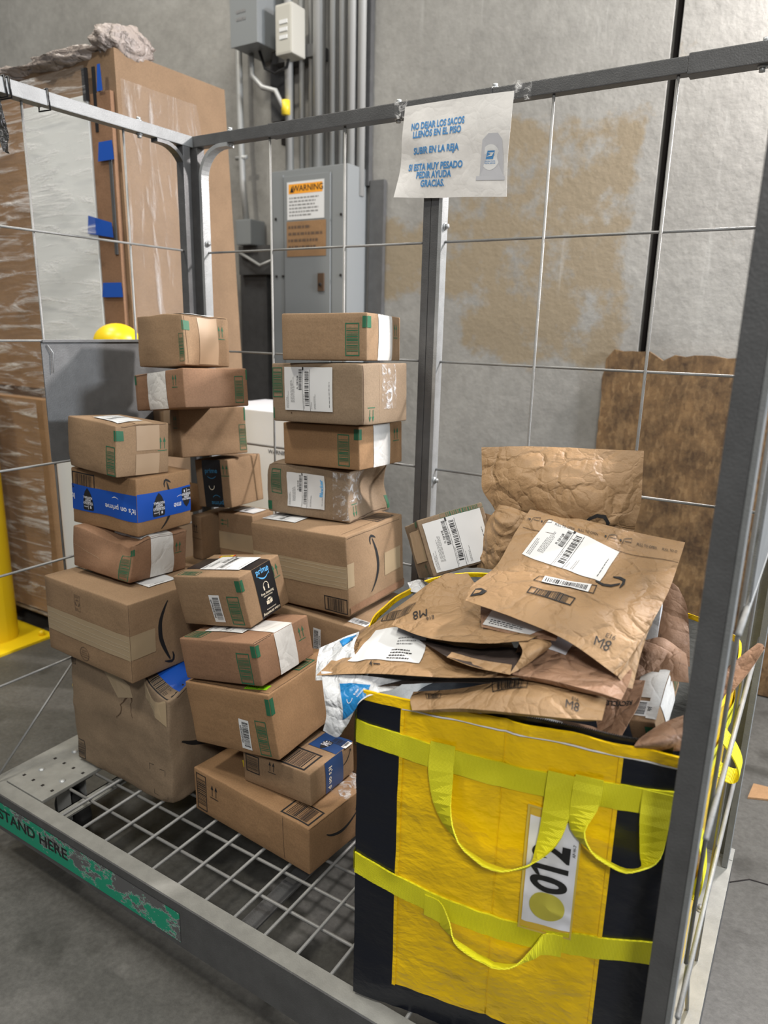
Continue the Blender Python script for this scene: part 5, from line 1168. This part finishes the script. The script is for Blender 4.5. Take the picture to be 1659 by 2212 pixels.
mailer([[[(800, 1352, .20), (880, 1296, .24), (945, 1250, .28), (1010, 1238, .30)], [(748, 1392, .12), (840, 1370, .14), (950, 1350, .17), (1080, 1340, .2)], [(714, 1428, .06), (830, 1414, .07), (960, 1412, .09), (1120, 1415, .12)], [(683, 1459, .01), (800, 1455, .012), (960, 1463, .02), (1165, 1462, .06)]],
        [[(760, 1420, .20), (850, 1420, .20), (960, 1420, .20), (1090, 1420, .21)], [(722, 1462, .10), (800, 1455, .11), (950, 1450, .12), (1100, 1450, .13)], [(702, 1505, .005), (780, 1486, .012), (940, 1474, .030), (1110, 1478, .07)]]],
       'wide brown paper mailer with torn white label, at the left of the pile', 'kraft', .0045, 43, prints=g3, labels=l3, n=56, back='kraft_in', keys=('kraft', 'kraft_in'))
# under the main one
def l5b(o, PT): plabel(o, PT[0], [(1070, 1312), (1194, 1362), (1146, 1372), (1043, 1350)], .10, .03, 4, full=False)
mailer([[[(1040, 1296, .20), (1120, 1302, .19), (1215, 1345, .16)], [(1038, 1325, .155), (1120, 1338, .135), (1208, 1366, .12)], [(1040, 1354, .125), (1125, 1374, .108), (1200, 1384, .098)]]], 'dark brown mailer with a shaded white label squeezed under the topmost mailer', 'kraft_pink', .003, 46, labels=l5b, n=30)
def l5(o, PT):
    mb = MB(); f = quad(PT[0], [(1198, 1374), (1238, 1392), (1222, 1418), (1180, 1402)]); rect(mb, f, 0, 0, 1, 1, 'white', .0016, .2); mb.build('label_patch', o, 'blank white label')
mailer([[[(1120, 1392, .125), (1200, 1368, .16), (1285, 1385, .165), (1362, 1420, .14)], [(1108, 1430, .085), (1195, 1425, .11), (1280, 1440, .11), (1364, 1460, .10)], [(1104, 1456, .05), (1190, 1470, .05), (1270, 1490, .05), (1342, 1512, .05)]]],
       'long brown mailer with a blank white patch, under the topmost labelled mailer', 'kraft_pink', .005, 49, labels=l5, n=44, thick=.02)
# M8 upside down
def g4(mb, PT):
    f = unit(quad(PT[0], [(880, 1312), (960, 1318), (955, 1352), (870, 1348)]), .07, .03); text(mb, f, 'M8', -.006, .004, .015, 'ink', 200, off=.0016, bold=0); text(mb, f, 'E16', .014, -.003, .007, 'ink', 200, off=.0016, bold=0)
    f = unit(quad(PT[0], [(1010, 1240), (1040, 1245), (1035, 1258), (1008, 1252)]), .03, .012); barcode(mb, f, -.012, -.005, .012, .005, 'ink', True, False, 3, .0016)
    f = unit(quad(PT[0], [(850, 1300), (905, 1298), (885, 1330), (838, 1336)]), .05, .03); barcode(mb, f, -.02, -.01, .02, .012, 'ink', True, False, 3, .0016)
mailer([[[(930, 1262, .29), (975, 1238, .31), (1060, 1275, .28), (1180, 1330, .23)], [(900, 1285, .25), (980, 1302, .225), (1062, 1325, .19), (1185, 1352, .17)], [(868, 1318, .19), (950, 1342, .155), (1040, 1358, .13), (1170, 1368, .12)], [(846, 1350, .135), (925, 1378, .09), (1040, 1389, .07), (1140, 1384, .08)]],
        [[(1120, 1386, .08), (1150, 1382, .09), (1182, 1379, .11)], [(1128, 1412, .055), (1155, 1404, .065), (1190, 1396, .10)], [(1101, 1456, .03), (1122, 1446, .04), (1152, 1426, .07)]],
        [[(878, 1366, .155), (1000, 1392, .145), (1128, 1400, .125)], [(922, 1392, .098), (1020, 1412, .085), (1118, 1428, .072)], [(966, 1418, .045), (1025, 1440, .035), (1102, 1456, .03)]],
        [[(976, 1408, .062), (1035, 1424, .052), (1106, 1436, .047)], [(965, 1419, .043), (1025, 1441, .033), (1102, 1457, .028)]]],
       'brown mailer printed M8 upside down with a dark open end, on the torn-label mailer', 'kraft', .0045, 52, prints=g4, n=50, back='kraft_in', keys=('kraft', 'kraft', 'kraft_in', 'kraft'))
def g6(mb, PT):
    f = unit(quad(PT[0], [(1210, 1505), (1262, 1512), (1258, 1545), (1212, 1535)]), .05, .03); text(mb, f, 'M8', 0, -.004, .018, 'ink', -8, off=.0018, bold=0); text(mb, f, 'E16', .006, .010, .007, 'ink', -8, off=.0018, bold=0)
    f = unit(quad(PT[0], [(1060, 1470), (1145, 1468), (1140, 1492), (1062, 1500)]), .07, .022); barcode(mb, f, -.033, -.008, .033, .009, 'ink', True, False, 7, .0016)
    f = unit(quad(PT[0], [(915, 1497), (958, 1497), (955, 1510), (918, 1510)]), .03, .012); barcode(mb, f, -.012, -.005, .012, .005, 'ink', True, False, 7, .0016)
mailer([[[(893, 1494, .035), (1000, 1486, .05), (1110, 1466, .07), (1215, 1466, .09), (1312, 1500, .09)], [(886, 1510, .01), (1000, 1508, .02), (1110, 1496, .03), (1210, 1500, .045), (1309, 1520, .06)], [(890, 1534, -.01), (1000, 1531, .0), (1110, 1540, .0), (1210, 1551, .01), (1300, 1557, .03)]]],
       'small brown paper mailer printed M8 lying across the front rim of the yellow bag', 'kraft', .006, 55, prints=g6, n=50, thick=.02)
# the main mailer
def g1(mb, PT):
    P_ = PT[0]
    f = quad(P_, [(1148, 1100), (1478, 1172), (1470, 1215), (1130, 1138)])
    g_ = unit(f, .30, .035)
    for x in (-.072, -.027, .084): text(mb, g_, 'PULL TO OPEN', x, -.002, .0041, 'ink', 0, 1, .0, .0018)
    text(mb, g_, 'PULL TO O', .128, -.002, .0041, 'ink', 0, 1, .0, .0018); text(mb, g_, 'N', -.146, -.002, .0052, 'ink_soft', 0, 1, .0, .0016)
    for x in (-.132, -.107, .018, .046):
        stroke(mb, g_, [(x-.008, -.006), (x-.006, .002), (x, .004), (x+.008, .005), (x+.008, -.001), (x-.004, -.001)], .0009, 'ink', .0016); mb.face([g_(x-.012+.0018*math.cos(a), -.001+.0018*math.sin(a), .0016) for a in [math.pi/4*i for i in range(8)]], 'ink')
    stroke(mb, f, [(0+.05*i, 1.02+.03*math.sin(i)) for i in range(21)], .02, 'seam', .0014)
    f = quad(P_, [(1147, 1268), (1244, 1294), (1232, 1310), (1137, 1282)]); g_ = unit(f, .085, .022); barcode(mb, g_, -.0425, -.011, .0425, .011, 'ink', True, False, 5, .0016, lw=.0022)
    f = quad(P_, [(1165, 1246), (1290, 1268), (1282, 1284), (1152, 1256)]); g_ = unit(f, .11, .02); barcode(mb, g_, -.055, -.010, .055, .010, 'ink', True, False, 9, .0014, lw=.0016)
    f = quad(P_, [(1280, 1355), (1345, 1372), (1320, 1415), (1275, 1395)]); g_ = unit(f, .05, .04); text(mb, g_, 'M8', -.002, -.008, .020, 'ink', -4, 1, 0, .0016); text(mb, g_, 'E16', .008, .010, .009, 'ink', -4, 1, 0, .0016)
    f = quad(P_, [(1016, 1268), (1060, 1270), (1058, 1290), (1012, 1292)]); g_ = unit(f, .03, .02); poly(mb, g_, [(-.013, -.008), (.005, -.006), (.012, .0), (.002, .008), (-.006, .006)], 'ink', .0016); poly(mb, g_, [(-.008, -.005), (.002, -.003), (.004, .002), (-.005, .003)], 'kraft', .0022)
    f = quad(P_, [(1288, 1240), (1360, 1245), (1350, 1272), (1285, 1268)]); g_ = unit(f, .06, .03)
    stroke(mb, g_, [(-.030, -.004), (-.015, -.010), (.0, -.009), (.014, -.003), (.016, -.001)], [.004, .006, .006, .004, .002], 'ink', .0016); stroke(mb, g_, [(.0, .012), (.012, .011), (.022, .006), (.022, -.002), (.018, -.012)], [.002, .005, .006, .006, .002], 'ink', .0016)
def l1(o, PT):
    P_ = PT[0]; f = quad(P_, [(1128, 1198), (1186, 1124), (1338, 1192), (1295, 1259)])
    g_ = unit(f, .100, .150)          # the label's top is its left edge in the picture
    ship_label(g_, .100, .150, 61, 'label', parent=o, off=.0014)
    mb = MB(); f = quad(P_, [(1178, 1247), (1278, 1267), (1270, 1281), (1170, 1258)]); g_ = unit(f, .085, .014); rect(mb, g_, -.0425, -.007, .0425, .007, 'label', .0022); barcode(mb, g_, -.038, -.005, .038, .004, 'ink', False, False, 5, .0028); mb.build('barcode_sticker', o)
mailer([[[(1145, 1100, .37), (1250, 1120, .37), (1365, 1148, .37), (1480, 1172, .37)], [(1112, 1152, .32), (1225, 1180, .31), (1345, 1208, .31), (1462, 1228, .32)], [(1072, 1222, .25), (1190, 1245, .225), (1320, 1274, .225), (1441, 1284, .25)],
         [(1022, 1262, .19), (1155, 1288, .155), (1280, 1325, .145), (1398, 1362, .16)], [(1005, 1297, .135), (1115, 1336, .10), (1222, 1382, .09), (1334, 1460, .08)]],
        [[(1392, 1345, .17), (1410, 1335, .18), (1418, 1320, .2)], [(1355, 1420, .12), (1372, 1420, .13), (1388, 1400, .15)], [(1335, 1462, .085), (1352, 1482, .09), (1366, 1488, .10)]]],
       'large brown mailer with white shipping label and PULL TO OPEN edge, topmost of the pile', 'kraft', .0042, 61, prints=g1, labels=l1, n=72)
